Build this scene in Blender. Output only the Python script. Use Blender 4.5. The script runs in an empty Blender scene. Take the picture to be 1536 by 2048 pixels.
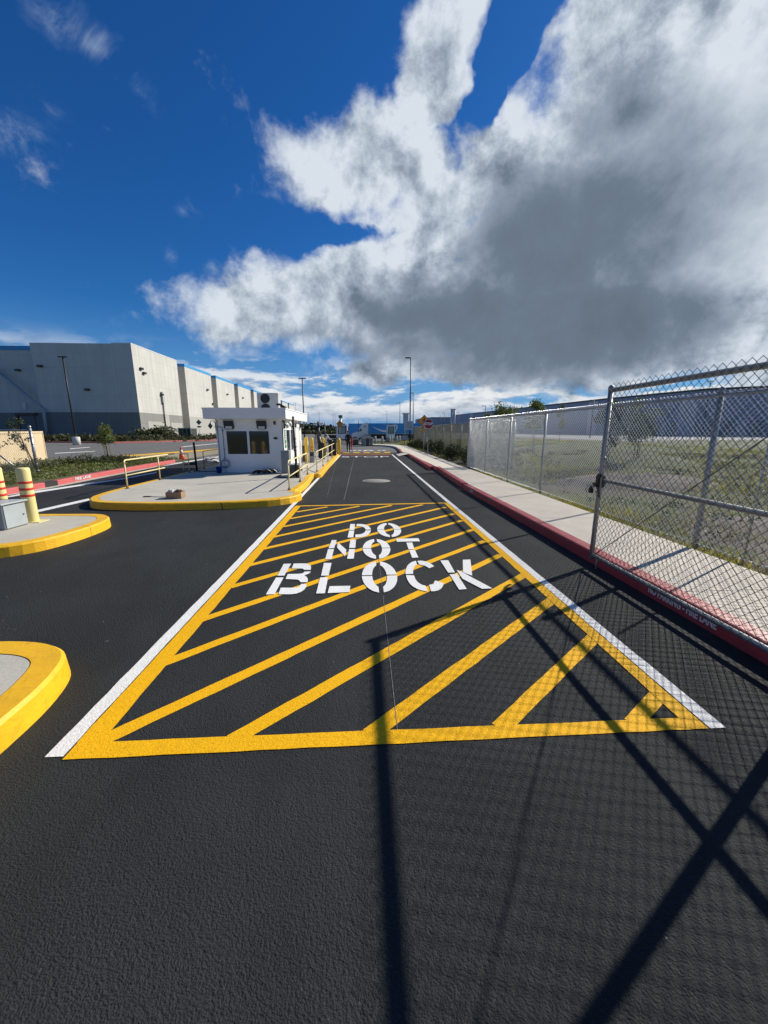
import bpy, math, random
import numpy as np
from mathutils import Vector, Matrix
random.seed(7); rng = np.random.default_rng(11)
scene = bpy.context.scene
C = scene.collection

# ------------------------------------------------------------------ camera
FPX, CXP, CYP, HC = 769.0, 768.0, 1024.0, 1.6
TH = math.atan((CYP-861)/FPX); YAW = math.atan2(CXP-725, math.hypot(FPX, CYP-861))
FW = Vector((math.sin(YAW)*math.cos(TH), math.cos(YAW)*math.cos(TH), -math.sin(TH)))
RT = Vector((math.cos(YAW), -math.sin(YAW), 0)); UP = RT.cross(FW)
EYE = Vector((0, 0, HC))
cam = bpy.data.cameras.new('camera'); co = bpy.data.objects.new('camera', cam); C.objects.link(co)
cam.sensor_fit = 'HORIZONTAL'; cam.sensor_width = 36; cam.lens = 36*FPX/1536; cam.clip_start = .05; cam.clip_end = 6000
M4 = Matrix((( RT.x, UP.x, -FW.x, 0), (RT.y, UP.y, -FW.y, 0), (RT.z, UP.z, -FW.z, HC), (0, 0, 0, 1)))
co.matrix_world = M4
scene.camera = co
def ray(x, y): return (RT*(x-CXP)+UP*(CYP-y)+FW*FPX).normalized()
def G(x, y, z=0.0):
    d = ray(x, y); return EYE+d*((z-HC)/d.z)
def AY(x, y, Y):
    d = ray(x, y); return EYE+d*(Y/d.y)
def AX(x, y, X):
    d = ray(x, y); return EYE+d*(X/d.x)

# ------------------------------------------------------------------ sun
SUN = Vector((1.30, .745, 1.0)).normalized()
sl = bpy.data.lights.new('sun', 'SUN'); so = bpy.data.objects.new('sun', sl); C.objects.link(so)
sl.energy = 5.0; sl.angle = math.radians(.5); sl.color = (1, .94, .83)
so.rotation_euler = SUN.to_track_quat('Z', 'Y').to_euler()

# ------------------------------------------------------------------ world: sky and clouds
class NT:
    def __init__(s, nt): s.nt = nt; s.n = nt.nodes; s.l = nt.links
    def put(s, sock, v):
        if v is None: return
        if isinstance(v, bpy.types.NodeSocket): s.l.new(v, sock)
        else:
            try: sock.default_value = v
            except Exception: sock.default_value = tuple(v)+(1,) if len(v) == 3 else v
    def m(s, op, a, b=None, c=None, clamp=False):
        n = s.n.new('ShaderNodeMath'); n.operation = op; n.use_clamp = clamp
        for i, v in enumerate((a, b, c)):
            if v is not None: s.put(n.inputs[i], v)
        return n.outputs[0]
    def vm(s, op, a, b=None, out=0, sc=None):
        n = s.n.new('ShaderNodeVectorMath'); n.operation = op
        s.put(n.inputs[0], a)
        if b is not None: s.put(n.inputs[1], b)
        if sc is not None: s.put(n.inputs['Scale'], sc)
        return n.outputs['Value'] if op in ('DOT_PRODUCT', 'LENGTH') else n.outputs[0]
    def mix(s, f, a, b, mode='MIX'):
        n = s.n.new('ShaderNodeMix'); n.data_type = 'RGBA'; n.blend_type = mode
        s.put(n.inputs[0], f); s.put(n.inputs[6], a); s.put(n.inputs[7], b); return n.outputs[2]
    def noise(s, vec, scale, det=6, rough=.55, dist=0.0, lac=2.0):
        n = s.n.new('ShaderNodeTexNoise'); s.put(n.inputs['Vector'], vec)
        n.inputs['Scale'].default_value = scale; n.inputs['Detail'].default_value = det
        n.inputs['Roughness'].default_value = rough; n.inputs['Distortion'].default_value = dist
        n.inputs['Lacunarity'].default_value = lac
        return n.outputs[0]
    def mr(s, v, a, b, c=0.0, d=1.0, smooth=True):
        n = s.n.new('ShaderNodeMapRange'); n.interpolation_type = 'SMOOTHSTEP' if smooth else 'LINEAR'
        s.put(n.inputs[0], v); n.inputs[1].default_value = a; n.inputs[2].default_value = b
        n.inputs[3].default_value = c; n.inputs[4].default_value = d; return n.outputs[0]
    def ramp(s, v, pts):
        n = s.n.new('ShaderNodeValToRGB'); s.put(n.inputs[0], v); e = n.color_ramp.elements
        while len(e) < len(pts): e.new(.5)
        for i, (p, c) in enumerate(pts): e[i].position = p; e[i].color = tuple(c)+(1,)
        return n.outputs[0]
    def comb(s, x, y, z):
        n = s.n.new('ShaderNodeCombineXYZ')
        for i, v in enumerate((x, y, z)): s.put(n.inputs[i], v)
        return n.outputs[0]
    def sep(s, v):
        n = s.n.new('ShaderNodeSeparateXYZ'); s.put(n.inputs[0], v); return n.outputs

w = bpy.data.worlds.new('World'); scene.world = w; w.use_nodes = True
w.cycles.sampling_method = 'MANUAL'; w.cycles.sample_map_resolution = 512
T = NT(w.node_tree); T.n.clear()
outw = T.n.new('ShaderNodeOutputWorld')
sky = T.n.new('ShaderNodeTexSky'); sky.sky_type = 'NISHITA'; sky.sun_disc = False
sky.sun_elevation = math.asin(SUN.z); sky.sun_rotation = math.atan2(SUN.x, SUN.y)
sky.air_density = 1.0; sky.dust_density = .25; sky.ozone_density = 2.5
hs = T.n.new('ShaderNodeHueSaturation'); T.l.new(sky.outputs[0], hs.inputs['Color'])
hs.inputs['Saturation'].default_value = 1.25; hs.inputs['Value'].default_value = .95
bg1 = T.n.new('ShaderNodeBackground'); T.l.new(T.vm('MULTIPLY', hs.outputs[0], (.26, .62, .96)), bg1.inputs[0]); bg1.inputs[1].default_value = .085
# directions are flattened around a fixed compass direction of the world
SF = Vector((0, math.cos(.45), math.sin(.45))); SU = Vector((0, -math.sin(.45), math.cos(.45)))
tc = T.n.new('ShaderNodeTexCoord'); D = T.vm('NORMALIZE', tc.outputs['Generated'])
dF = T.m('ADD', T.vm('DOT_PRODUCT', D, tuple(SF)), 1.02)
uu = T.m('DIVIDE', T.vm('DOT_PRODUCT', D, (2, 0, 0)), dF)
vv = T.m('DIVIDE', T.vm('DOT_PRODUCT', D, tuple(SU*2)), dF)
P = T.comb(uu, vv, 0.0)
def SP(x, y):
    d = ray(x, y); f = d.dot(SF)+1.02; return (2*d.x/f, 2*d.dot(SU)/f)
# warp the position a little so that outlines are ragged
wn = T.n.new('ShaderNodeTexNoise'); T.l.new(P, wn.inputs['Vector']); wn.inputs['Scale'].default_value = 3.2
wn.inputs['Detail'].default_value = 5; wn.inputs['Roughness'].default_value = .6
PW = T.vm('ADD', P, T.vm('MULTIPLY', T.vm('SUBTRACT', wn.outputs['Color'], (.5, .5, .5)), (.20, .20, 0)))
def blob(x, y, rx, ry, ang=0, amp=1.0, src=None, kind='QUADRATIC_SPHERE'):
    # ellipse given by a few sky directions; size measured around its centre
    c = Vector(SP(x, y)); e = 20
    sx = (Vector(SP(x+e, y))-Vector(SP(x-e, y))).length/(2*e); sy = (Vector(SP(x, y-e))-Vector(SP(x, y+e))).length/(2*e)
    mp = T.n.new('ShaderNodeMapping'); mp.vector_type = 'TEXTURE'
    T.l.new(src or PW, mp.inputs['Vector'])
    mp.inputs['Location'].default_value = (c.x, c.y, 0)
    mp.inputs['Rotation'].default_value = (0, 0, math.radians(ang)); mp.inputs['Scale'].default_value = (rx*sx, ry*sy, 1)
    g = T.n.new('ShaderNodeTexGradient'); g.gradient_type = 'SPHERICAL'; T.l.new(mp.outputs[0], g.inputs[0])
    v = g.outputs['Fac']
    return T.m('MULTIPLY', v, amp) if amp != 1.0 else v
def mx(lst):
    o = lst[0]
    for b in lst[1:]: o = T.m('MAXIMUM', o, b)
    return o
def sm(lst):
    o = lst[0]
    for b in lst[1:]: o = T.m('ADD', o, b)
    return o
cov = mx([blob(1400, 330, 560, 470, 0, 1.5), blob(1160, 480, 330, 330, 0, 1.5), blob(830, 615, 440, 135, 2, 1.3), blob(520, 600, 280, 125, 4, 1.1), blob(700, 555, 260, 90, 4, 1.0), 
          blob(1200, 650, 640, 185, 0, 1.45), blob(870, 130, 300, 125, 66, 1.2), blob(760, 320, 235, 165, 0, 1.25), blob(870, 400, 200, 120, 0, 1.1), blob(1000, 330, 160, 200, 0, 1.2), blob(880, 500, 190, 90, 0, 1.0), blob(930, 10, 200, 110, 30, 1.0),
          blob(1340, 60, 330, 280, 0, 1.4), blob(860, 730, 330, 62, 0, 1.05), blob(1750, 500, 420, 700, 0, 1.5), blob(1900, -300, 900, 600, 30, 1.2), blob(1500, 700, 400, 90, 0, 1.1)])
n1 = T.noise(P, 4.3, 9, .64, .12)
n1b = T.noise(T.vm('ADD', P, (.03, .034, 0)), 4.3, 9, .64, .12)
n2 = T.noise(P, 11, 5, .62)
holes = mx([blob(985, 120, 105, 62, 62, 1.1), blob(1080, 45, 80, 60, 40, 1.0), blob(690, 465, 120, 34, 0, .55)])
dens = T.m('SUBTRACT', T.m('ADD', T.m('ADD', cov, T.m('MULTIPLY', T.m('SUBTRACT', n1, .5), 1.35)), T.m('MULTIPLY', T.m('SUBTRACT', n2, .5), .55)), T.m('MULTIPLY', holes, 1.0))
alpha = T.mr(dens, .16, .56)
thick = T.mr(dens, .35, 1.25)
# grey underside in the middle of the big cloud, bright toward the sun at the right
dark = mx([blob(1130, 490, 370, 300, 0, 1.25), blob(1060, 665, 520, 165, 0, 1.5), blob(840, 695, 330, 62, 0, .95), blob(1200, 260, 230, 230, 0, .75), blob(620, 660, 260, 46, 0, .6), blob(1380, 640, 300, 140, 0, .9)])
lit = mx([blob(1640, 480, 330, 480, 0, 1.1), blob(1480, 60, 460, 240, 0, 1.2)])
dk = T.mr(dark, .0, 1.0); sf = T.mr(T.m('MAXIMUM', dark, blob(1390, 400, 440, 430, 0, 1.3, P)), .0, 1.0)
puff = T.m('MULTIPLY', T.m('SUBTRACT', n1, n1b), 3.0)
shade = T.m('SUBTRACT', T.m('ADD', T.m('ADD', T.m('MULTIPLY', thick, .20), .05), T.m('MULTIPLY', dk, .60)), T.m('MULTIPLY', T.mr(lit, .1, .9), .16))
shade = T.m('SUBTRACT', shade, T.m('MULTIPLY', puff, T.mr(sf, .2, .9, 1.0, .26)))
shade = T.m('ADD', shade, T.m('MULTIPLY', T.m('SUBTRACT', n2, .5), T.mr(sf, .2, .9, .95, .16)))
shade = T.m('ADD', shade, T.m('MULTIPLY', T.m('SUBTRACT', T.noise(T.vm('MULTIPLY', P, (1, 1.3, 1)), 2.4, 5, .55), .5), .45), clamp=True)
ccol = T.ramp(shade, [(0, (.56, .61, .67)), (.2, (.42, .475, .545)), (.45, (.25, .30, .37)), (.75, (.125, .165, .22)), (1, (.105, .135, .175))])
# thin wisps high on the left
wisp = mx([blob(190, 60, 190, 80, -35, 1), blob(270, 150, 90, 45, -40, .8), blob(35, 270, 120, 80, 10, 1.0), blob(110, 215, 90, 40, -40, .6),
           blob(322, 497, 42, 34, 0, .9), blob(376, 420, 34, 26, 0, .7), blob(420, 520, 50, 30, 20, .7), blob(565, 380, 50, 25, 0, .8), blob(230, 650, 90, 22, 0, .5), blob(560, 325, 40, 30, 0, .6)])
wa = T.m('MULTIPLY', T.mr(T.m('MULTIPLY', wisp, T.mr(T.noise(T.vm('MULTIPLY', P, (1.0, 1.0, 1)), 7, 6, .68, .7), .35, .8)), .05, .75), .45)
# rows of far cumulus toward the horizon, all the way round
dx, dy, dz = T.sep(D)
az = T.m('ARCTAN2', dx, dy); el = T.m('ARCSINE', dz)
hv = T.comb(T.m('MULTIPLY', az, 1.0), T.m('MULTIPLY', el, 3.4), 0.0)
h1 = T.noise(T.vm('ADD', hv, (3.1, .7, 0)), 5.2, 7, .62, .25)
h1b = T.noise(T.vm('ADD', hv, (3.12, .745, 0)), 5.2, 7, .62, .25)
band = T.m('MULTIPLY', T.mr(el, .20, .10), T.mr(el, -.01, .05))
ha = T.m('MULTIPLY', T.mr(h1, .43, .53), band)
hsd = T.m('ADD', T.m('SUBTRACT', T.mr(h1, .50, .68, 0, .5), T.m('MULTIPLY', T.m('SUBTRACT', h1, h1b), 5.0)), .12, clamp=True)
hcol = T.ramp(hsd, [(0, (.66, .68, .70)), (.35, (.46, .50, .56)), (1, (.19, .24, .31))])
lowc = T.mix(T.mr(el, .075, 0, 0, .8), hcol, (.28, .36, .48))
def bgn(col, st=1.0):
    b = T.n.new('ShaderNodeBackground'); T.put(b.inputs[0], col); b.inputs[1].default_value = st; return b.outputs[0]
def ms(f, a, b):
    n = T.n.new('ShaderNodeMixShader'); T.put(n.inputs[0], f); T.l.new(a, n.inputs[1]); T.l.new(b, n.inputs[2]); return n.outputs[0]
s0 = ms(wa, bg1.outputs[0], bgn((.36, .45, .58)))
s0 = ms(T.m('MULTIPLY', T.mr(el, .26, 0), .9), s0, bgn((.13, .27, .50)))
s1 = ms(ha, s0, bgn(lowc))
s2 = ms(alpha, s1, bgn(ccol))
T.l.new(s2, outw.inputs[0])

vs = scene.view_settings; vs.view_transform = 'Standard'; vs.look = 'None'; vs.exposure = 0.3; vs.gamma = 1.0; vs.use_curve_mapping = False

# ------------------------------------------------------------------ materials
MATS = {}
def mat(name, col, rough=.6, metal=0.0, var=0.0, vscale=3.0, bump=0.0, bscale=40.0, spec=.5, coat=0.0, dirt=None, coord='pos'):
    """procedural painted / metal / stone surface: colour wanders by +-var, fine bump, optional dirt colour in patches"""
    if name in MATS: return MATS[name]
    m_ = bpy.data.materials.new(name); m_.use_nodes = True; T = NT(m_.node_tree); b = T.n['Principled BSDF']
    b.inputs['Roughness'].default_value = rough; b.inputs['Metallic'].default_value = metal
    b.inputs['Specular IOR Level'].default_value = spec; b.inputs['Coat Weight'].default_value = coat
    g = T.n.new('ShaderNodeNewGeometry').outputs['Position'] if coord == 'pos' else T.n.new('ShaderNodeTexCoord').outputs['Object']
    c = tuple(col)
    if var > 0:
        n = T.noise(g, vscale, 6, .62)
        f = T.mr(n, .25, .75, 1-var, 1+var, False)
        c = T.vm('MULTIPLY', tuple(col), T.comb(f, f, f))
        if dirt: c = T.mix(T.mr(T.noise(g, vscale*2.3, 7, .7), .52, .74, 0, .7), c, tuple(dirt)+(1,))
        T.put(b.inputs['Base Color'], c)
        T.l.new(T.mr(n, .2, .8, max(rough-.12, .05), min(rough+.12, 1), False), b.inputs['Roughness'])
    else: b.inputs['Base Color'].default_value = c+(1,)
    if bump > 0:
        bn = T.n.new('ShaderNodeBump'); bn.inputs['Strength'].default_value = bump; bn.inputs['Distance'].default_value = .01
        T.l.new(T.noise(g, bscale, 4, .6), bn.inputs['Height']); T.l.new(bn.outputs[0], b.inputs['Normal'])
    MATS[name] = m_; return m_

def asphalt_height(T, g):
    """gritty stone chips of the pavement; paint laid on it shows the same grain"""
    v = T.n.new('ShaderNodeTexVoronoi'); T.l.new(g, v.inputs['Vector']); v.inputs['Scale'].default_value = 150
    v2 = T.n.new('ShaderNodeTexVoronoi'); T.l.new(g, v2.inputs['Vector']); v2.inputs['Scale'].default_value = 80
    n = T.noise(g, 95, 4, .75)
    pit = T.mr(T.noise(g, 26, 3, .6), .30, .44, -1.0, 0)                        # scattered deeper pits
    fine = T.noise(g, 260, 2, .6)
    h = T.m('ADD', T.m('ADD', T.m('MULTIPLY', v.outputs[0], -.55), T.m('MULTIPLY', v2.outputs[0], -.45)), T.m('MULTIPLY', n, 1.15))
    return T.m('ADD', T.m('ADD', h, T.m('MULTIPLY', pit, .35)), T.m('MULTIPLY', fine, .45)), v, n
def pavement(name, col, var=.25, rough=.62, strength=.8, fleck=.0, speck=(.16, .16, .16), worn=None, tint=None, dist=.006, streak=0):
    m_ = bpy.data.materials.new(name); m_.use_nodes = True; T = NT(m_.node_tree); b = T.n['Principled BSDF']
    g = T.n.new('ShaderNodeNewGeometry').outputs['Position']
    h, v, n = asphalt_height(T, g)
    big = T.noise(g, .55, 7, .6, .6); mid = T.noise(T.vm('MULTIPLY', g, (1, .35, 1)), 2.4, 7, .65, .8)
    f = T.m('MULTIPLY', T.mr(big, .3, .7, 1-var, 1+var, False), T.mr(mid, .25, .75, 1-var*.7, 1+var*.7, False))
    f = T.m('MULTIPLY', f, T.mr(n, .3, .7, .78, 1.22, False))
    c = T.vm('MULTIPLY', tuple(col), T.comb(f, f, f))
    if tint: c = T.mix(T.mr(T.noise(g, .9, 5, .6), .45, .7, 0, .6), c, tuple(tint)+(1,))
    if streak:
        # pale scuffs left by tyres and brooms
        st = T.noise(T.vm('MULTIPLY', g, (2.2, 8.0, 1)), 1.0, 8, .72, 1.4)
        area = T.mr(T.noise(g, .7, 3, .5), .48, .66)
        c = T.mix(T.m('MULTIPLY', T.mr(st, .60, .78), T.m('MULTIPLY', area, streak)), c, (.115, .118, .12, 1))
    if fleck:
        wn = T.n.new('ShaderNodeTexWhiteNoise'); T.l.new(v.outputs['Position'], wn.inputs['Vector'])
        c = T.mix(T.m('MULTIPLY', T.m('GREATER_THAN', wn.outputs['Value'], .9992), fleck), c, tuple(speck)+(1,))
    if worn:
        # pits of the grain the paint did not fill, and thin patches
        wk = T.m('MULTIPLY', T.mr(T.m('ADD', h, T.m('MULTIPLY', T.noise(g, 3.5, 4, .7), .5)), .20, .02), .30)
        c = T.mix(wk, c, tuple(worn)+(1,))
        c = T.mix(T.m('MULTIPLY', T.mr(T.noise(g, 6, 8, .7, .5), .58, .8), .25), c, tuple(x*.55 for x in col)+(1,))
    T.put(b.inputs['Base Color'], c); b.inputs['Roughness'].default_value = rough; b.inputs['Specular IOR Level'].default_value = .12
    T.l.new(T.mr(n, .3, .7, rough-.12, rough+.15, False), b.inputs['Roughness'])
    bn = T.n.new('ShaderNodeBump'); bn.inputs['Strength'].default_value = strength; bn.inputs['Distance'].default_value = dist
    T.l.new(h, bn.inputs['Height']); T.l.new(bn.outputs[0], b.inputs['Normal'])
    MATS[name] = m_; return m_
ASPH = pavement('new_asphalt', (.0310, .0340, .0342), .22, .70, 1.0, .35, (.10, .10, .10), streak=.75)
OLD = pavement('old_asphalt', (.15, .148, .142), .10, .85, .4, .4, (.3, .3, .3))
YEL = pavement('yellow_line_paint', (.82, .43, .008), .06, .6, .5, worn=(.28, .15, .02), dist=.005)
WHT = pavement('white_line_paint', (.76, .755, .72), .05, .6, .55, worn=(.33, .33, .33), dist=.005)
WHTT = pavement('letter_paint', (.74, .74, .72), .08, .6, .4, worn=(.42, .43, .44), dist=.004)
REDP = pavement('red_road_paint', (.30, .07, .05), .2, .7, .4, worn=(.10, .05, .04))
TANP = pavement('tan_pavement', (.30, .26, .18), .15, .85, .4)
CHALK = pavement('chalk', (.19, .19, .19), .3, .9, .3)

def concrete(name, col, axis='Y', step=1.5, off=0.0, joint=.012, var=.13):
    m_ = bpy.data.materials.new(name); m_.use_nodes = True; T = NT(m_.node_tree); b = T.n['Principled BSDF']
    g = T.n.new('ShaderNodeNewGeometry').outputs['Position']; x, y, z = T.sep(g)
    n = T.noise(g, 1.4, 7, .62, .4); n2 = T.noise(g, 60, 4, .6)
    br = T.noise(T.vm('MULTIPLY', g, (4, 90, 1) if axis == 'X' else (90, 4, 1)), 1, 3, .5)
    f = T.m('MULTIPLY', T.mr(n, .25, .75, 1-var, 1+var, False), T.mr(n2, .3, .7, .9, 1.1, False))
    f = T.m('MULTIPLY', f, T.mr(br, .2, .8, .94, 1.06, False))
    c = T.vm('MULTIPLY', tuple(col), T.comb(f, f, f))
    if step:
        fr = T.m('FRACT', T.m('DIVIDE', T.m('ADD', y, off+100), step))
        jn = T.m('LESS_THAN', fr, joint/step)
        c = T.mix(T.m('MULTIPLY', jn, .72), c, (.05, .048, .045, 1))
    st = T.mr(T.noise(g, 3.1, 8, .72, .9), .60, .82, 0, .35)
    c = T.mix(st, c, tuple(x*.6 for x in col)+(1,))
    T.put(b.inputs['Base Color'], c); b.inputs['Roughness'].default_value = .85
    bn = T.n.new('ShaderNodeBump'); bn.inputs['Strength'].default_value = .35; bn.inputs['Distance'].default_value = .004
    T.l.new(T.m('ADD', n2, br), bn.inputs['Height']); T.l.new(bn.outputs[0], b.inputs['Normal'])
    MATS[name] = m_; return m_
WALKM = concrete('sidewalk_concrete', (.60, .54, .44), 'X', 1.52, .2)
ISLM = concrete('island_concrete', (.44, .415, .35), 'X', 0)
def kerbpaint(name, col, worn, amt=.55):
    m_ = bpy.data.materials.new(name); m_.use_nodes = True; T = NT(m_.node_tree); b = T.n['Principled BSDF']
    g = T.n.new('ShaderNodeNewGeometry').outputs['Position']; x, y, z = T.sep(g)
    n = T.noise(g, 3.5, 7, .65); f = T.mr(n, .25, .75, .88, 1.1, False); c = T.vm('MULTIPLY', tuple(col), T.comb(f, f, f))
    c = T.mix(T.mr(T.noise(g, 9, 8, .72, .8), .50, .72, 0, .7), c, tuple(worn)+(1,))
    sc = T.noise(T.vm('MULTIPLY', g, (3, 3, 26)), 1.0, 6, .7, .6)                      # tyre scuffs along the face
    c = T.mix(T.m('MULTIPLY', T.mr(sc, .60, .72, 0, .55), T.mr(T.noise(g, .8, 3, .5), .45, .6)), c, (.05, .045, .04, 1))
    chip = T.noise(g, 38, 5, .75); c = T.mix(T.m('MULTIPLY', T.mr(chip, .66, .70), T.mr(z, .05, .0)), c, (.33, .31, .28, 1))
    j = T.m('LESS_THAN', T.m('FRACT', T.m('DIVIDE', T.m('ADD', T.m('ADD', y, T.m('MULTIPLY', x, .35)), 100.4), 2.44)), .008/2.44*1.4)
    c = T.mix(T.m('MULTIPLY', j, .8), c, (.04, .03, .02, 1))
    T.put(b.inputs['Base Color'], c); T.l.new(T.mr(n, .2, .8, .42, .62, False), b.inputs['Roughness'])
    bn = T.n.new('ShaderNodeBump'); bn.inputs['Strength'].default_value = .5; bn.inputs['Distance'].default_value = .006
    T.l.new(T.m('ADD', T.noise(g, 30, 5, .65), T.m('MULTIPLY', T.noise(g, 5, 3, .5), 2.0)), bn.inputs['Height']); T.l.new(bn.outputs[0], b.inputs['Normal'])
    MATS[name] = m_; return m_
KYEL = kerbpaint('kerb_yellow', (.80, .44, .008), (.55, .27, .015))
KRED = kerbpaint('kerb_red', (.36, .036, .045), (.25, .03, .035))
KREDL = kerbpaint('kerb_red_faded', (.50, .10, .10), (.40, .16, .14))
GALV = mat('galvanised', (.33, .345, .355), .45, .85, .12, 9, .1, 60)
GALVW = mat('galvanised_wire', (.62, .64, .65), .38, .75)
GALVD = mat('galvanised_dull', (.33, .34, .34), .55, .6, .15, 12)
BLACK = mat('black_metal', (.018, .018, .02), .45, .2, .2, 20)
BLKR = mat('black_rubber', (.02, .02, .02), .75, 0, .2, 20, .2, 80)
BRONZE = mat('dark_bronze', (.035, .034, .035), .45, .4)
WPAINT = mat('white_paint', (.80, .785, .75), .45, 0, .04, 2.5, .08, 20)
WTRIM = mat('white_trim', (.80, .81, .82), .4)
GREYC = mat('grey_cabinet', (.21, .235, .245), .4, .1, .06, 3)
GREYD = mat('dark_grey_cabinet', (.06, .065, .07), .45, .1, .1, 3)
PALEY = mat('pale_yellow_sleeve', (.72, .62, .27), .5, 0, .06, 3)
YPOST = mat('yellow_post', (.76, .47, .03), .45, 0, .1, 6, dirt=(.5, .3, .04))
YRAIL = mat('cream_yellow_rail', (.74, .62, .30), .45, 0, .06, 8)
REDT = mat('red_tape', (.62, .035, .02), .4)
ORNG = mat('orange_plastic', (.75, .10, .02), .5)
BLUEP = mat('blue_plastic', (.01, .03, .20), .5)
GLASS = mat('dark_glass', (.012, .016, .018), .06, 0, spec=.8)
CARD = mat('cardboard', (.28, .19, .11), .85, 0, .15, 12)
WOOD = mat('stake_wood', (.17, .115, .07), .85, 0, .25, 15)
BARK = mat('bark', (.09, .07, .05), .9, 0, .3, 20)

# ------------------------------------------------------------------ object helpers
def tag(o, label=None, cat=None, group=None, kind=None):
    for k, v in (('label', label), ('category', cat), ('group', group), ('kind', kind)):
        if v: o[k] = v
    return o
def thing(name, label, cat, loc=(0, 0, 0), group=None):
    o = bpy.data.objects.new(name, None); C.objects.link(o); o.location = loc; o.empty_display_size = .2
    return tag(o, label, cat, group)
def wloc(o):
    v = Vector((0, 0, 0))
    while o is not None: v += o.location; o = o.parent
    return v
class MB:
    def __init__(s): s.v = []; s.f = []; s.sm = []
    def add(s, vs, fs, smooth=False):
        k = len(s.v); s.v += [tuple(a) for a in vs]; s.f += [[i+k for i in f] for f in fs]; s.sm += [smooth]*len(fs); return s
    def box(s, x0, x1, y0, y1, z0, z1, ch=0.0):
        if ch <= 0:
            vs = [(x, y, z) for z in (z0, z1) for y in (y0, y1) for x in (x0, x1)]
            return s.add(vs, [(0, 2, 3, 1), (4, 5, 7, 6), (0, 1, 5, 4), (2, 6, 7, 3), (0, 4, 6, 2), (1, 3, 7, 5)])
        bm_v = []; X = (x0, x1); Y = (y0, y1); Z = (z0, z1); idx = {}
        for i in range(2):
            for j in range(2):
                for k in range(2):
                    for a in range(3):
                        p = [X[i], Y[j], Z[k]]
                        for b_ in range(3):
                            if b_ != a: p[b_] += ch*(1 if (i, j, k)[b_] == 0 else -1)
                        idx[(i, j, k, a)] = len(bm_v); bm_v.append(tuple(p))
        fs = []
        for a in range(3):
            b_, c_ = (a+1) % 3, (a+2) % 3
            for sgn in (0, 1):
                q = []
                for (m, n) in ((0, 0), (1, 0), (1, 1), (0, 1)):
                    t = [0, 0, 0]; t[a] = sgn; t[b_] = m; t[c_] = n; q.append(idx[(*t, a)])
                fs.append(q if sgn else q[::-1])
            for m in (0, 1):
                for n in (0, 1):   # edges along axis a, between faces b and c
                    lo = [0, 0, 0]; lo[b_] = m; lo[c_] = n; hi = list(lo); hi[a] = 1
                    q = [idx[(*lo, b_)], idx[(*hi, b_)], idx[(*hi, c_)], idx[(*lo, c_)]]
                    fs.append(q if (m+n) % 2 == 0 else q[::-1])
        for i in range(2):
            for j in range(2):
                for k in range(2):
                    q = [idx[(i, j, k, 0)], idx[(i, j, k, 1)], idx[(i, j, k, 2)]]
                    fs.append(q if (i+j+k) % 2 else q[::-1])
        return s.add(bm_v, fs)
    def cyl(s, p0, p1, r0, r1=None, n=12, cap=True, smooth=True):
        p0 = Vector(p0); p1 = Vector(p1); r1 = r0 if r1 is None else r1
        d = (p1-p0).normalized(); a = d.orthogonal().normalized(); b = d.cross(a)
        vs = [p0+(a*math.cos(t)+b*math.sin(t))*r0 for t in [2*math.pi*i/n for i in range(n)]]
        vs += [p1+(a*math.cos(t)+b*math.sin(t))*r1 for t in [2*math.pi*i/n for i in range(n)]]
        s.add(vs, [(i, (i+1) % n, n+(i+1) % n, n+i) for i in range(n)], smooth)
        if cap: k = len(s.v)-2*n; s.f += [[k+i for i in range(n)][::-1], [k+n+i for i in range(n)]]; s.sm += [False, False]
        return s
    def tube(s, pts, r, n=8, cap=True):
        pts = [Vector(p) for p in pts]; L = len(pts); rr = r if isinstance(r, (list, tuple)) else [r]*L; vs = []
        a = None
        for i, p in enumerate(pts):
            d = (pts[min(i+1, L-1)]-pts[max(i-1, 0)]).normalized()
            a = d.orthogonal().normalized() if a is None else (a-d*a.dot(d)).normalized()
            b = d.cross(a)
            vs += [p+(a*math.cos(2*math.pi*k/n)+b*math.sin(2*math.pi*k/n))*rr[i] for k in range(n)]
        s.add(vs, [(i*n+k, i*n+(k+1) % n, (i+1)*n+(k+1) % n, (i+1)*n+k) for i in range(L-1) for k in range(n)], True)
        if cap:
            k0 = len(s.v)-L*n; s.f += [[k0+i for i in range(n)][::-1], [k0+(L-1)*n+i for i in range(n)]]; s.sm += [False, False]
        return s
    def lathe(s, c, prof, n=20, smooth=True):
        c = Vector(c); vs = []
        for r, z in prof: vs += [c+Vector((r*math.cos(2*math.pi*k/n), r*math.sin(2*math.pi*k/n), z)) for k in range(n)]
        L = len(prof)
        s.add(vs, [(i*n+k, i*n+(k+1) % n, (i+1)*n+(k+1) % n, (i+1)*n+k) for i in range(L-1) for k in range(n)], smooth)
        k0 = len(s.v)-L*n; s.f += [[k0+i for i in range(n)][::-1], [k0+(L-1)*n+i for i in range(n)]]; s.sm += [False, False]
        return s
    def prism(s, pts, z0, z1):
        n = len(pts); s.add([(p[0], p[1], z0) for p in pts]+[(p[0], p[1], z1) for p in pts],
            [list(range(n))[::-1], [n+i for i in range(n)]]+[(i, (i+1) % n, n+(i+1) % n, n+i) for i in range(n)]); return s
    def prism_xz(s, pts, y0, y1):
        n = len(pts); s.add([(p[0], y0, p[1]) for p in pts]+[(p[0], y1, p[1]) for p in pts],
            [list(range(n)), [n+i for i in range(n)][::-1]]+[(i, n+i, n+(i+1) % n, (i+1) % n) for i in range(n)]); return s
    def sheet(s, pts, z): n = len(pts); s.add([(p[0], p[1], z) for p in pts], [list(range(n))]); return s
    def move(s, d): s.v = [(a+d[0], b+d[1], c+d[2]) for a, b, c in s.v]; return s
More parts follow.
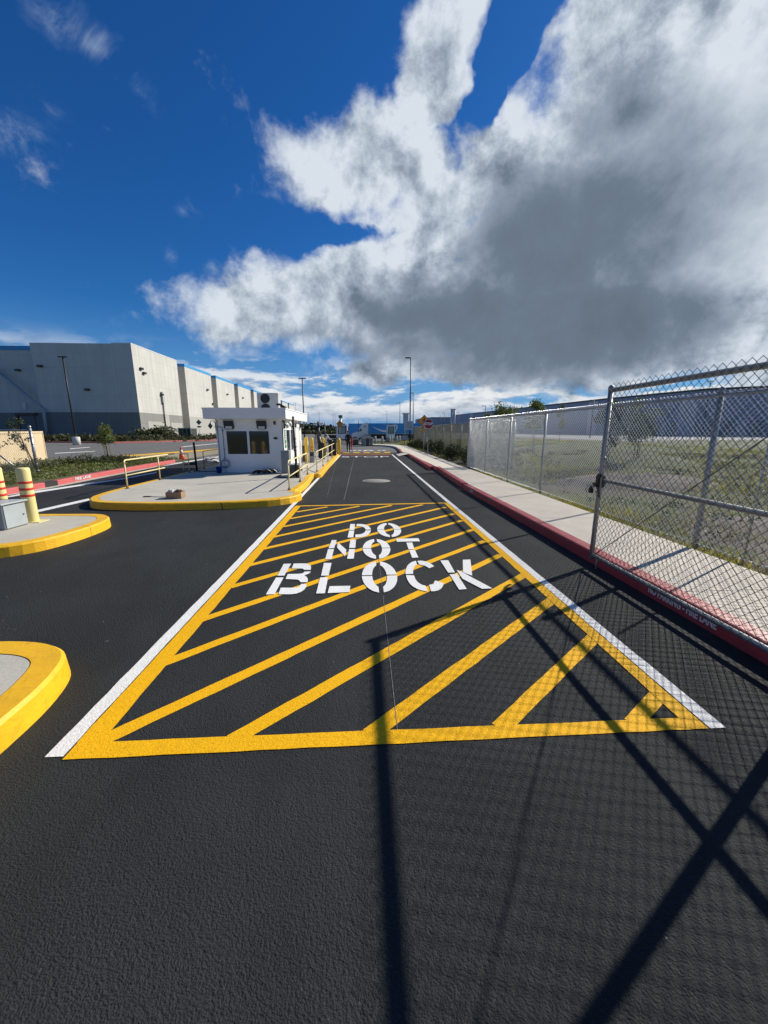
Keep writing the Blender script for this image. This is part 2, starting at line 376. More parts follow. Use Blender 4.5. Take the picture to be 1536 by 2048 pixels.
    def rotz(s, a, c=(0, 0)):
        ca, sa = math.cos(a), math.sin(a); s.v = [(c[0]+(x-c[0])*ca-(y-c[1])*sa, c[1]+(x-c[0])*sa+(y-c[1])*ca, z) for x, y, z in s.v]; return s
    def build(s, name, m, parent=None, fix=True):
        off = wloc(parent) if parent is not None else Vector((0, 0, 0))
        me = bpy.data.meshes.new(name); me.from_pydata([(a-off.x, b-off.y, c-off.z) for a, b, c in s.v], [], s.f)
        me.polygons.foreach_set('use_smooth', s.sm); me.materials.append(m); me.update()
        if fix:
            import bmesh
            bm = bmesh.new(); bm.from_mesh(me); bmesh.ops.recalc_face_normals(bm, faces=bm.faces); bm.to_mesh(me); bm.free()
        o = bpy.data.objects.new(name, me); C.objects.link(o); o.parent = parent; return o
def npmesh(name, V, F, m, parent=None, smooth=False):
    off = wloc(parent) if parent is not None else Vector((0, 0, 0))
    V = np.asarray(V, dtype=np.float32)-np.array(off, dtype=np.float32); F = np.asarray(F, dtype=np.int32); k = F.shape[1]
    me = bpy.data.meshes.new(name); me.vertices.add(len(V)); me.vertices.foreach_set('co', V.ravel())
    me.loops.add(F.size); me.loops.foreach_set('vertex_index', F.ravel())
    me.polygons.add(len(F)); me.polygons.foreach_set('loop_start', np.arange(0, F.size, k, dtype=np.int32))
    me.polygons.foreach_set('loop_total', np.full(len(F), k, dtype=np.int32))
    if smooth: me.polygons.foreach_set('use_smooth', np.ones(len(F), dtype=bool))
    me.materials.append(m); me.update(calc_edges=True)
    o = bpy.data.objects.new(name, me); C.objects.link(o); o.parent = parent; return o
def copy_tree(o, parent=None):
    c = o.copy(); C.objects.link(c); c.parent = parent
    for ch in list(o.children): copy_tree(ch, c)
    return c
def text_mesh(name, body, size, m, parent, mw, sx=1.0, depth=.002, bold=.0):
    """lettering as a thin mesh placed by a matrix (x along the line, y up the letter)"""
    cu = bpy.data.curves.new('t', 'FONT'); cu.body = body; cu.size = size; cu.extrude = depth; cu.align_x = 'CENTER'; cu.align_y = 'CENTER'; cu.offset = bold
    to = bpy.data.objects.new('t', cu); C.objects.link(to)
    dg = bpy.context.evaluated_depsgraph_get(); me = bpy.data.meshes.new_from_object(to.evaluated_get(dg)); bpy.data.objects.remove(to)
    me.name = name
    me.transform(Matrix.Translation(-wloc(parent) if parent is not None else Vector((0, 0, 0))) @ mw @ Matrix.Diagonal((sx, 1, 1, 1)))
    me.materials.clear(); me.materials.append(m); o = bpy.data.objects.new(name, me); C.objects.link(o); o.parent = parent; return o
def face_mat(origin, xdir, ydir):
    x = Vector(xdir).normalized(); y = Vector(ydir).normalized(); z = x.cross(y); o = Vector(origin)
    return Matrix(((x.x, y.x, z.x, o.x), (x.y, y.y, z.y, o.y), (x.z, y.z, z.z, o.z), (0, 0, 0, 1)))
def smooth_poly(pts, it=2, closed=True):
    for _ in range(it):
        q = []; n = len(pts)
        for i in range(n if closed else n-1):
            a = pts[i]; b = pts[(i+1) % n]
            q += [(a[0]*.75+b[0]*.25, a[1]*.75+b[1]*.25), (a[0]*.25+b[0]*.75, a[1]*.25+b[1]*.75)]
        if not closed: q = [pts[0]]+q+[pts[-1]]
        pts = q
    return pts
def inset(pts, d, closed=True):
    out = []; n = len(pts)
    for i in range(n):
        a = Vector(pts[(i-1) % n] if closed or i > 0 else pts[i]); b = Vector(pts[(i+1) % n] if closed or i < n-1 else pts[i]); p = Vector(pts[i])
        t = (b-a).normalized(); out.append((p.x-t.y*d, p.y+t.x*d))      # left of travel = inside of a CCW outline
    return out
def g2(x, y, z=0.0): p = G(x, y, z); return (p.x, p.y)

# ------------------------------------------------------------------ ground, roads, pavements
def field_mat():
    m_ = bpy.data.materials.new('weedy_soil'); m_.use_nodes = True; T = NT(m_.node_tree); b = T.n['Principled BSDF']
    g = T.n.new('ShaderNodeNewGeometry').outputs['Position']
    n = T.noise(g, .35, 8, .62, .8); n2 = T.noise(g, 3.5, 8, .7); n3 = T.noise(g, 22, 5, .7)
    v = T.m('ADD', T.m('MULTIPLY', n, .7), T.m('MULTIPLY', n2, .3))
    c = T.ramp(v, [(.30, (.05, .037, .026)), (.40, (.105, .08, .045)), (.48, (.085, .095, .022)), (.58, (.09, .115, .016)), (.70, (.20, .18, .04))])
    f = T.mr(n3, .3, .7, .6, 1.4, False)
    T.put(b.inputs['Base Color'], T.vm('MULTIPLY', c, T.comb(f, f, f))); b.inputs['Roughness'].default_value = .95
    bn = T.n.new('ShaderNodeBump'); bn.inputs['Distance'].default_value = .05; bn.inputs['Strength'].default_value = .8
    T.l.new(T.m('ADD', n2, n3), bn.inputs['Height']); T.l.new(bn.outputs[0], b.inputs['Normal']); return m_
FIELD = field_mat()
def struct(name, mb, m, **k): o = mb.build(name, m, **k); o['kind'] = 'structure'; return o
struct('ground', MB().sheet([(-3000, -200), (3000, -200), (3000, 5000), (-3000, 5000)], -.03), FIELD)
struct('old_road', MB().sheet([(-75, 20), (-13.4, 20), (-6.3, 26), (4.2, 26.8), (4.6, 38), (3.1, 41.8), (1.0, 43.5), (.5, 48), (16, 62), (30, 60), (60, 90), (60, 500), (-60, 500), (-49, 300), (-49, 80), (-75, 76)], -.008), OLD)
struct('asphalt_road', MB().sheet([(-9.02, -5), (2.80, -5), (2.80, 10.6), (3.05, 15.8), (2.85, 28.8), (-6.2, 28.8), (-9.4, 20.5), (-9.2, 14), (-9.02, 9.9)], 0), ASPH)
struct('concrete_apron', MB().sheet([g2(225, 915), g2(330, 905), g2(450, 896), g2(450, 905), g2(330, 925), g2(305, 932)], .0), TANP)

# right hand kerb: three lengths, each kicked out a little from the last
def kerb_run(name, pts, wd, h, m, side=1, z0=-.02, r=.018, cap=True):
    """pts run along the road face; the kerb lies to the right (side=1) or left (-1)"""
    mb = MB(); prof = [(0, z0), (-.012, 0) if False else (0, h-r), (r*.3, h-r*.3), (r, h), (wd, h), (wd, z0)]
    rows = []
    for i, p in enumerate(pts):
        a = Vector(pts[max(i-1, 0)]); b = Vector(pts[min(i+1, len(pts)-1)]); t = (b-a).normalized(); n = Vector((t.y, -t.x))*side
        rows.append([(p[0]+n.x*o, p[1]+n.y*o, z) for o, z in prof])
    k = len(prof); vs = [v for rw in rows for v in rw]
    fs = [(i*k+j, i*k+j+1, (i+1)*k+j+1, (i+1)*k+j) for i in range(len(rows)-1) for j in range(k-1)]
    fs += [list(range(k)), [len(vs)-k+i for i in range(k)]]
    mb.add(vs, fs); return struct(name, mb, m)
K1 = [(2.80, -5), (2.80, 2), (2.79, 6), (2.77, 10.45)]
K2 = [(2.80, 10.65), (2.90, 13.2), (3.02, 15.75)]
K3 = [(2.76, 15.75), (2.82, 20), (2.86, 24.6)]
K4 = smooth_poly([(2.62, 26.9), (2.75, 29), (2.98, 33), (2.95, 37.2), (2.2, 39.8), (.8, 41.0), (-.65, 44.5)], 2, False)
for k_ in (K1, K2, K3): kerb_run('red_kerb', k_, .15, .15, KRED)
kerb_run('red_kerb', K4[:9], .15, .15, KRED); kerb_run('concrete_kerb', K4[8:], .15, .15, ISLM)
walk_out = [(2.95, -5), (2.93, 10.5), (2.95, 10.65), (3.05, 13.2), (3.03, 15.75), (2.97, 20), (3.01, 24.6), (2.95, 25), (2.9, 26.5)]+inset(K4, -.15, False)
walk_in = [(4.12, -5), (4.12, 15.6), (4.14, 26)]+[(4.16, 32), (4.2, 38), (3.2, 41.2), (1.2, 42.6), (-.2, 45)]
struct('sidewalk', MB().prism(walk_out+walk_in[::-1], -.02, .146), WALKM)
struct('driveway_ramp', MB().add([(2.3, 24.75, .0), (2.3, 26.7, .0), (3.02, 24.75, .1475), (2.95, 26.7, .1475)], [(0, 2, 3, 1)]), WALKM)

# traffic islands with painted kerbs
def island(pts, name, sm_it=1, sh_=0.0, wd=.17, h=.15):
    o = smooth_poly([(p[0]+sh_, p[1]) for p in pts], sm_it)
    rr = .02; i1 = inset(o, rr); i2 = inset(o, wd); n = len(o)
    lo = inset(o, -.012)
    mb = MB(); vs = [(x, y, -.02) for x, y in lo]+[(x, y, h-rr) for x, y in o]+[(x, y, h) for x, y in i1]+[(x, y, h) for x, y in i2]+[(x, y, h-.03) for x, y in i2]
    fs = [(r*n+i, r*n+(i+1) % n, (r+1)*n+(i+1) % n, (r+1)*n+i) for r in range(4) for i in range(n)]
    mb.add(vs, fs); kb = struct('island_kerb', mb, KYEL)
    mid = inset(o, wd+.006)
    return struct(name, MB().sheet(mid, h-.003), ISLM)
island([(-1.83, .2), (-1.81, 1.2), (-1.79, 1.9), (-1.83, 2.2), (-1.92, 2.43), (-2.1, 2.56), (-2.35, 2.62), (-2.8, 2.62), (-4.2, 2.6), (-4.4, 1.5), (-4.2, .2), (-3, .1)], 'traffic_island', 2, -.06)
island([(-7.6, 7.05), (-7.6, 4.3), (-5.8, 4.55), (-4.75, 4.85), (-4.3, 5.12), (-4.13, 5.6), (-4.1, 6.2), (-4.18, 6.62), (-4.45, 6.93), (-4.8, 7.0)], 'traffic_island', 2, -.11)
island([(-5.95, 8.55), (-5.6, 8.15), (-5.0, 8.0), (-4.2, 7.92), (-3.2, 7.96), (-2.5, 8.05), (-1.9, 8.3), (-1.55, 8.62), (-1.45, 9.0), (-1.5, 9.3), (-1.66, 9.45), (-1.68, 9.6), (-1.60, 11), (-1.70, 13.0), (-1.70, 13.25), (-1.66, 13.3),
        (-1.48, 13.32), (-1.45, 13.5), (-1.47, 15), (-1.50, 20), (-1.54, 25.6), (-1.7, 26.2), (-2.1, 26.4), (-6.0, 26.4), (-6.35, 26), (-6.35, 20), (-6.3, 14), (-6.28, 11), (-6.25, 9.8), (-6.15, 9.0)], 'traffic_island')
# far left red kerb and planted strip
LK = [(-8.95, 6), (-8.96, 9), (-9.03, 10), (-9.06, 11.4)]
LK2 = [(-9.08, 11.9), (-9.27, 14.1), (-9.42, 17), (-9.52, 20.2)]
kerb_run('red_kerb', LK, .16, .15, KREDL, -1); kerb_run('red_kerb', LK2, .16, .15, KREDL, -1)
struct('storm_drain_inlet', MB().box(-9.2, -9.07, 11.42, 11.88, -.02, .15), BLKR)
struct('gutter', MB().sheet([(-8.93, 6), (-8.78, 6), (-8.84, 11.5), (-9.1, 16), (-9.36, 20.2), (-9.5, 20.2)], .004), ISLM)
struct('planting_strip', MB().prism([(-9.12, 6), (-9.24, 11.4), (-9.45, 14.1), (-9.6, 17), (-9.7, 20.2), (-13.0, 21.8), (-16, 21.5), (-20, 18.5), (-20, 6)], -.02, .12), FIELD)
struct('planting_strip', MB().prism([(-95, 69), (-32, 52.5), (-29, 57), (-22.5, 69), (-24, 82), (-49.5, 91), (-49.5, 120), (-52, 120), (-52, 90), (-95, 90)], -.02, .12), FIELD)
kerb_run('red_kerb', [(-95, 68.6), (-32, 52.2), (-28.5, 57), (-22, 69), (-22, 84)], .2, .15, KREDL, -1)
struct('grass_verge', MB().sheet([(.9, 43.2), (3.3, 42), (4.8, 38.5), (6, 40), (9, 60), (-2.5, 60), (-2, 50)], .02), FIELD)

def wob(mb, a, b, c, d, z, step=.12, j=.0028):
    """one painted strip a-b / d-c whose long edges wander by a few millimetres"""
    a, b, c, d = (Vector(p) for p in (a, b, c, d)); n = max(2, int((b-a).length/step)); r = random.Random(int(a.x*1000+a.y*77)); L = []; Rr = []
    for i in range(n+1):
        t = i/n; p = a.lerp(b, t); q = d.lerp(c, t); w_ = (q-p).normalized(); e = 0 if i in (0, n) else 1
        L.append(p+w_*r.uniform(-j, j)*e); Rr.append(q+w_*r.uniform(-j, j)*e)
    mb.add([(p.x, p.y, z) for p in L]+[(p.x, p.y, z) for p in Rr], [(i, i+1, n+2+i, n+1+i) for i in range(n)])
    return mb
# ------------------------------------------------------------------ painted markings
struct('lane_line', wob(MB(), (-1.605, 1.715), (-1.53, 27.0), (-1.44, 27.0), (-1.515, 1.715), .004), WHT)
struct('lane_line', wob(MB(), (1.885, 1.715), (1.94, 27.0), (2.03, 27.0), (1.975, 1.715), .004), WHT)
struct('lane_line', MB().sheet([g2(-60, 1003), g2(60, 984), g2(250, 956), g2(313, 944), g2(313, 946), g2(250, 958), g2(60, 988), g2(-60, 1007)], .004), WHT)
struct('lane_line', MB().sheet([g2(40, 1028), g2(178, 997), g2(180, 1001), g2(40, 1033)], .004), WHT)
struct('lane_line', MB().sheet([g2(190, 947), g2(330, 928), g2(330, 930), g2(190, 950)], .004), YEL)
struct('lane_line', MB().sheet([g2(315, 932), g2(460, 909), g2(460, 911), g2(315, 934)], .004), WHT)
struct('lane_line', MB().sheet([g2(210, 914), g2(350, 903.5), g2(460, 896), g2(460, 898), g2(350, 906), g2(210, 916)], .006), YEL)
for a_, b_ in (((110, 906), (190, 902)), ((365, 893), (440, 886)), ((140, 897), (180, 894))):
    struct('lane_line', MB().sheet([g2(*a_), g2(*b_), g2(b_[0], b_[1]+.8), g2(a_[0], a_[1]+1.2)], .0), WHT)
hb = MB()                                                     # keep-clear box: border and diagonal bars, one coat of paint
wob(hb, (-1.509, 1.80), (-1.474, 8.2), (-1.35, 8.2), (-1.385, 1.80), .004)
wob(hb, (1.775, 1.80), (1.81, 8.38), (1.91, 8.38), (1.875, 1.80), .004)
wob(hb, (-1.505, 1.695), (1.875, 1.715), (1.875, 1.80), (-1.505, 1.80), .004)
hb.sheet([(-1.46, 8.20), (1.90, 8.38), (1.90, 8.47), (-1.46, 8.29)], .004)
struct('keep_clear_box', hb, YEL)
ends = [((1266, 1447), (1318, 1388), .088), ((1000, 1457), (1190, 1272), .10), ((738, 1470), (1108, 1197), .10), ((462, 1482), (1050, 1149), .10), ((196, 1485), (1002, 1110), .095),
        ((318, 1330), (969, 1082), .09), ((402, 1240), (947, 1059), .09), ((461, 1174), (924, 1041), .09), ((497, 1131), (908, 1027.5), .09), ((526, 1098), (891, 1014.5), .09),
        ((547, 1074), (845, 1009.5), .085), ((566, 1053.5), (783, 1011), .085), ((580, 1037.5), (719, 1012.5), .08), ((593, 1024), (655, 1014), .08)]
bars = MB()
for a_, b_, wd in ends:
    p = Vector(g2(*a_)); q = Vector(g2(*b_)); t = (q-p).normalized(); n = Vector((-t.y, t.x))*wd/2
    wob(bars, p-n, q-n, q+n, p+n, .002)
struct('diagonal_hatching', bars, YEL)
# stencilled words, every stroke with its stencil gap
def ZA(x, y): return g2(520+x/5.12, 1000+y/5.12)
def ZB(x, y): return g2(740+x/5.12, 1000+y/5.12)
lt = MB()
LZ = .008
for poly in ([(925,250),(975,250),(965,312),(915,312)], [(912,318),(964,318),(955,388),(897,388)],
             [(992,250),(1030,250),(1062,253),(1092,262),(1115,275),(1130,290),(1136,308),(1082,308),(1076,295),(1062,284),(1045,277),(1020,273),(986,272)],
             [(1135,315),(1131,332),(1118,350),(1096,368),(1065,381),(1030,387),(975,388),(978,358),(1010,357),(1040,352),(1062,342),(1076,330),(1082,315)],
             [(735,415),(785,415),(760,498),(703,500)], [(697,508),(757,508),(733,612),(668,612)], [(800,440),(885,515),(870,582),(788,490)],
             [(925,412),(983,412),(976,495),(913,495)], [(912,508),(972,508),(960,606),(892,608)],
             [(243,660),(320,658),(250,780),(178,782)], [(165,800),(243,798),(150,972),(60,975)],
             [(345,657),(425,655),(470,656),(500,664),(517,677),(523,692),(520,722),(450,722),(446,714),(436,709),(420,708),(325,708)],
             [(285,765),(395,762),(425,760),(445,752),(455,740),(520,738),(512,752),(490,765),(455,778),(478,793),(489,812),(490,830),(487,848),(415,848),(405,832),(388,823),(370,820),(262,815)],
             [(212,905),(340,905),(375,903),(405,892),(425,865),(478,868),(472,900),(450,928),(415,950),(370,966),(320,972),(190,972)],
             [(655,650),(733,650),(703,780),(625,782)], [(617,798),(697,798),(665,962),(575,965)], [(712,890),(925,885),(918,950),(693,960)]):
    lt.sheet([ZA(*p) for p in poly], LZ)
for poly in ([(265,402),(495,396),(512,428),(275,433)], [(372,442),(432,440),(455,508),(395,510)], [(400,518),(460,516),(495,594),(432,598)],
             [(365,765),(362,738),(368,710),(380,683),(400,660),(430,640),(470,628),(482,668),(463,678),(450,696),(442,722),(440,763)],
             [(484,630),(515,627),(545,629),(580,637),(620,655),(658,685),(606,705),(580,688),(550,675),(508,668)],
             [(370,775),(374,800),(388,832),(412,868),(445,896),(490,920),(540,935),(590,942),(570,885),(535,876),(508,862),(484,842),(464,815),(450,778)],
             [(605,875),(650,870),(655,850),(668,830),(755,858),(748,885),(730,912),(700,932),(665,940),(625,942)],
             [(720,625),(800,622),(870,748),(800,750)], [(815,768),(890,762),(990,918),(912,925)], [(950,618),(1028,615),(1046,780),(1000,766),(952,745)],
             [(888,722),(932,738),(1000,775),(1060,808),(1255,912),(1145,916),(945,812)]):
    lt.sheet([ZB(*p) for p in poly], LZ)
def ring_o(x0, x1, y0, y1, ym, tx, ty, gv=.035, gh=.012):
    # oval letter cut in four by the stencil bridges; measured from its extents on the ground
    cx = (ZA(x0, ym)[0]+ZA(x1, ym)[0])/2; rx = (ZA(x1, ym)[0]-ZA(x0, ym)[0])/2
    ya = ZA((x0+x1)/2, y1)[1]; yb = ZA((x0+x1)/2, y0)[1]; cy = (ya+yb)/2; ry = (yb-ya)/2
    for sx in (1, -1):
        for sy in (1, -1):
            o = []; i_ = []
            for k in range(11):
                t = math.pi/2*k/10; o.append((cx+sx*max(rx*math.sin(t), gv), cy+sy*max(ry*math.cos(t), gh)))
                i_.append((cx+sx*max((rx-tx)*math.sin(t), gv), cy+sy*max((ry-ty)*math.cos(t), gh)))
            lt.sheet(o+i_[::-1], LZ)
ring_o(1200, 1443, 240, 384, 307, .115, .115, .014, .010)
ring_o(1052, 1333, 405, 608, 496, .115, .13, .020, .012)
ring_o(1044, 1403, 635, 955, 778, .115, .13, .024, .014)
struct('road_lettering', lt, WHTT)
# far crossing: red and yellow bars and the next painted words
struct('stop_line', MB().sheet([(-1.5, 25.6), (1.9, 25.6), (1.9, 26.1), (-1.5, 26.1)], .004), REDP)
struct('stop_line', MB().sheet([(-1.5, 26.3), (2.0, 26.3), (2.0, 28.2), (-1.5, 28.2)], .004), pavement('brown_paint', (.16, .105, .035), .2, .7, .3))
dd = MB()
for i in range(5): dd.sheet([(-1.45+i*.76, 28.5), (-1.0+i*.76, 28.5), (-1.0+i*.76, 29.3), (-1.45+i*.76, 29.3)], .004)
struct('crossing_dashes', dd, YEL)
o_ = text_mesh('road_lettering', 'STOP', 1.0, WHTT, None, face_mat((.15, 24.0, .008), (1, 0, 0), (0, 1, 0)) @ Matrix.Diagonal((1.25, 1.5, 1, 1)), depth=0); o_['kind'] = 'structure'
ar = MB(); 
for k in range(12):
    t0, t1 = math.pi*k/12, math.pi*(k+1)/12
    ar.sheet([(.45+.42*math.cos(t0), 31.0+1.6*math.sin(t0)), (.45+.42*math.cos(t1), 31.0+1.6*math.sin(t1)), (.45+.22*math.cos(t1), 31.0+.9*math.sin(t1)), (.45+.22*math.cos(t0), 31.0+.9*math.sin(t0))], .004)
for x in (-1.2, -.8, -.4, 1.2, 1.6): ar.sheet([(x, 31.6), (x+.28, 31.6), (x+.28, 32.3), (x, 32.3)], .004)
struct('crossing_marks', ar, WHT)
# snapped chalk lines and scratches on the fresh sealcoat
ch = MB()
for a_, b_, wd in (((766, 1192), (795, 1462), .004), ((757, 1115), (765, 1180), .004), ((708, 917), (688, 1000), .014), ((672, 925), (655, 990), .007)):
    p = Vector(g2(*a_)); q = Vector(g2(*b_)); n = Vector((wd/2, 0)); ch.sheet([p-n, p+n, q+n, q-n], .003)
struct('chalk_line', ch, CHALK)
mh = MB(); mh.lathe((.42, 12.4, 0), [(.46, .0), (.46, .006), (.40, .006), (.395, .003), (.39, .008), (.02, .008)], 32)
tag(mh.build('manhole_cover', mat('manhole_metal', (.23, .22, .20), .7, .1, .2, 14, .4, 50)), 'round grey manhole cover set in the black road between the booth and the fence', 'manhole cover')

# ------------------------------------------------------------------ chain link
def link_fabric(name, x0, y0, x1, y1, za, zb, m, parent, w=.072, r=.0019, twist=True):
    """every wire of the mesh as a thin triangular tube, bent in zigzag and hooked into its neighbour"""
    Lx, Ly = x1-x0, y1-y0; L = math.hypot(Lx, Ly); ux, uy = Lx/L, Ly/L; nx, ny = -uy, ux
    nw = max(int(L/w*2), 1); ww = L/nw; ns = int(round((zb-za)/ww)); zs = np.linspace(za, zb, ns+1)
    i = np.arange(nw)[:, None]; k = np.arange(ns+1)[None, :]
    s_ = (i+.5)*ww+np.where((k+i) % 2 == 0, -.5, .5)*ww
    s_ = np.clip(s_, 0, L); off = np.where((k+i) % 2 == 0, -r*.9, r*.9); z = zs[None, :]+0*i
    V = []
    for a in range(3):
        t = 2*math.pi*a/3; ca, sa = math.cos(t)*r*1.35, math.sin(t)*r*1.2
        V.append(np.stack([x0+ux*(s_+ca)+nx*(off+sa), y0+uy*(s_+ca)+ny*(off+sa), z+0*s_], -1))
    V = np.stack(V, 2).reshape(-1, 3)
    base = ((np.arange(nw)[:, None]*(ns+1)+np.arange(ns)[None, :])*3).reshape(-1)
    F = [np.stack([base+a, base+(a+1) % 3, base+3+(a+1) % 3, base+3+a], -1) for a in range(3)]
    return npmesh(name, V, np.concatenate(F), m, parent)

def fence(name, label, X0, Y0, X1, Y1, posts, z0, zt, thick=(), rail_r=.021, group=None, w=.066, r=.0036, tension=True, wm=None, pr=.024):
    t = thing(name, label, 'fence', (X0, Y0, z0), group)
    L = math.hypot(X1-X0, Y1-Y0); ux, uy = (X1-X0)/L, (Y1-Y0)/L
    for p in posts:
        R = .032 if p in thick else pr
        x, y = X0+ux*p+uy*.03, Y0+uy*p-ux*.03
        q = MB().cyl((x, y, z0-.03), (x, y, zt+(.03 if p in thick else -.03)), R, n=12)
        q.lathe((x, y, zt+(.03 if p in thick else -.03)), [(R*1.25, -.03), (R*1.25, .0), (R*.8, .03), (.004, .045)], 12)
        for zz in np.linspace(z0+.25, zt-.2, 5): q.lathe((x, y, zz), [(R+.003, -.008), (R+.006, 0), (R+.003, .008)], 12)
        q.build('post', GALVD if p in thick else GALV, t)
    MB().cyl((X0, Y0, zt-.03), (X1, Y1, zt-.03), rail_r, n=10).build('top_rail', GALV, t)
    if tension: MB().cyl((X0, Y0, z0+.05), (X1, Y1, z0+.05), .0025, n=5).build('tension_wire', GALVW, t)
    link_fabric('chain_link', X0, Y0, X1, Y1, z0+.03, zt+.02, wm or GALVW, t, w, r)
    return t
FX = 4.25
# long fence along the sidewalk
fence('chain_link_fence', 'long bright galvanised chain link fence along the inner edge of the sidewalk', FX, -3.0, FX, 15.55,
      [0, 2.3, 4.9, 7.55, 9.68, 12.0, 14.15, 16.3, 18.5], .14, 2.04, thick=(7.55, 18.5))
fence('chain_link_fence', 'short return length of chain link fence at the far end of the sidewalk fence', FX+.05, 15.7, 6.2, 15.75, [0, 1.9], .1, 2.02, thick=(0,))
fence('chain_link_fence', 'far dull grey chain link fence set back behind the row of dark shrubs', 6.2, 15.9, 6.3, 48, [0, 2.9, 5.8, 8.7, 11.6, 14.5, 17.4, 20.3, 23.2, 26.1, 29, 32.1], .05, 2.04, w=.09, r=.0062, wm=mat('dull_wire', (.15, .16, .13), .75, .15), pr=.042)

# the swung open gate leaf
GX = 2.72
gt = thing('swing_gate', 'open chain link gate with grey pipe frame, right foreground beside the red kerb', 'gate', (GX, -.4, 0))
fr = MB()
fr.cyl((GX, 4.25, .10), (GX, 4.25, 2.06), .026, n=14); fr.build('end_post', GALVD, gt)
MB().lathe((GX, 4.25, 2.06), [(.03, -.03), (.03, 0), (.02, .02), (.003, .028)], 14).build('post_cap', GALVD, gt)
MB().cyl((GX, -.4, 2.03), (GX, 4.225, 2.03), .025, n=14).build('top_rail', GALVD, gt)
MB().cyl((GX, -.4, 1.045), (GX, 4.225, 1.045), .021, n=14).build('middle_rail', GALV, gt)
MB().cyl((GX, -.4, .150), (GX, 4.225, .150), .022, n=14).build('bottom_rail', GALV, gt)
for y in (1.92, -.4): MB().cyl((GX, y, .12), (GX, y, 2.04), .028, n=14).build('upright', GALVD, gt)
MB().cyl((GX+.01, 4.20, .17), (GX+.01, 1.96, 2.0), .0045, n=6).build('truss_rod', GREYD, gt)
MB().cyl((GX+.01, -.36, .17), (GX+.01, 1.88, 2.0), .0045, n=6).build('truss_rod', GREYD, gt)
link_fabric('chain_link', GX-.028, 4.20, GX-.028, -.38, .135, 2.095, mat('backlit_gate_wire', (.20, .21, .22), .5, .7), gt, .074, .0023)  # wire darker than on the fence: its backlit look is in the colour
for z in np.linspace(.3, 1.9, 9):
    bands = MB(); bands.lathe((GX, 4.25, z), [(.028, -.009), (.031, 0), (.028, .009)], 14); bands.box(GX-.045, GX-.022, 4.19, 4.232, z-.008, z+.008)
    bands.build('tension_band', GALV, gt)
MB().box(GX-.036, GX-.029, 4.175, 4.195, .16, 2.0).build('tension_bar', GALV, gt)
lt_ = MB(); lt_.box(GX-.04, GX+.04, 4.215, 4.285, .96, 1.10, .008); lt_.cyl((GX, 4.26, 1.03), (GX, 4.40, .965), .014, n=8); lt_.cyl((GX, 4.40, .965), (GX, 4.43, .90), .016, n=8)
lt_.box(GX-.05, GX-.01, 4.18, 4.25, 1.08, 1.12, .006); lt_.build('latch_fork', BLACK, gt)
MB().cyl((GX, 4.14, .165), (GX, 4.14, .01), .010, n=8).build('drop_rod', GALVD, gt)
# chain and padlock hang on the latch
cn = thing('lock_chain', 'black chain looped round the gate end post and hanging from its latch', 'chain', (GX, 4.25, 1.0))
links = MB()
def torus(mb, c, R, r, ax1, ax2, n=10, k=5, stretch=1.5):
    c = Vector(c); ax1 = Vector(ax1).normalized(); ax2 = Vector(ax2).normalized(); ax3 = ax1.cross(ax2)
    vs = []
    for i in range(n):
        t = 2*math.pi*i/n; cc = c+ax1*math.cos(t)*R*stretch+ax2*math.sin(t)*R; rad = (ax1*math.cos(t)+ax2*math.sin(t))
        vs += [cc+rad*math.cos(2*math.pi*j/k)*r+ax3*math.sin(2*math.pi*j/k)*r for j in range(k)]
    mb.add(vs, [(i*k+j, i*k+(j+1) % k, ((i+1) % n)*k+(j+1) % k, ((i+1) % n)*k+j) for i in range(n) for j in range(k)], True)
for i in range(17):
    a = 2*math.pi*i/17; c = (GX+.045*math.cos(a)*1.3, 4.25+.062*math.sin(a), 1.015+.03*math.sin(a*2)+.03*math.cos(a))
    torus(links, c, .010, .0035, (-math.sin(a), math.cos(a), .3), (0, .2, 1) if i % 2 else (math.cos(a), math.sin(a), 0))
for i in range(7):
    torus(links, (GX-.05+.002*i, 4.22-.006*i, .985-.02*i), .010, .0035, (0, .1, 1), (1, 0, 0) if i % 2 else (0, 1, 0))
links.build('chain_loop', BLACK, cn)
pdk = thing('padlock', 'small dark padlock hanging on the gate chain at the middle rail', 'padlock', (GX-.05, 4.30, .93))
MB().box(GX-.075, GX-.04, 4.29, 4.345, .885, .945, .006).build('lock_body', BLACK, pdk)
sh = MB(); sh.tube([(GX-.058, 4.30+.0, .94), (GX-.058, 4.30, .965), (GX-.058, 4.308, .978), (GX-.058, 4.327, .978), (GX-.058, 4.335, .965), (GX-.058, 4.335, .94)], .004, 6); sh.build('shackle', GALV, pdk)
# loose galvanised pole standing behind the fence
tag(MB().cyl((FX+.35, 4.2, 0), (FX+.38, 4.2, 2.0), .012, n=10).build('thin_pole', GALVD), 'thin grey pole standing just behind the fence, seen through the open gate', 'pole')

# kerb lettering
KT = mat('kerb_lettering', (.62, .62, .64), .6, 0, .1, 20)
def kerb_text(x, y, body, size, facing, sx=1.0, z=.075, ang=0.0):
    if facing < 0: mw = face_mat((x, y, z), (math.sin(ang), -math.cos(ang), 0), (0, 0, 1))     # read while looking toward +X
    else: mw = face_mat((x, y, z), (math.sin(ang), math.cos(ang), 0), (0, 0, 1))
    o = text_mesh('kerb_lettering', body, size, KT, None, mw, sx, .0012, .003); o['kind'] = 'structure'; return o
kerb_text(2.797, 3.03, 'NO PARKING - FIRE LANE', .105, -1, .62)
kerb_text(2.774, 9.75, 'FIRE LANE', .10, -1, 1.0)
kerb_text(2.985, 14.9, 'FIRE LANE', .10, -1, 1.0, ang=-.045)
kerb_text(2.84, 22.3, 'FIRE LANE', .10, -1, 1.2)
kerb_text(-9.17, 13.1, 'FIRE LANE', .13, 1, 1.4, .085, -.087)
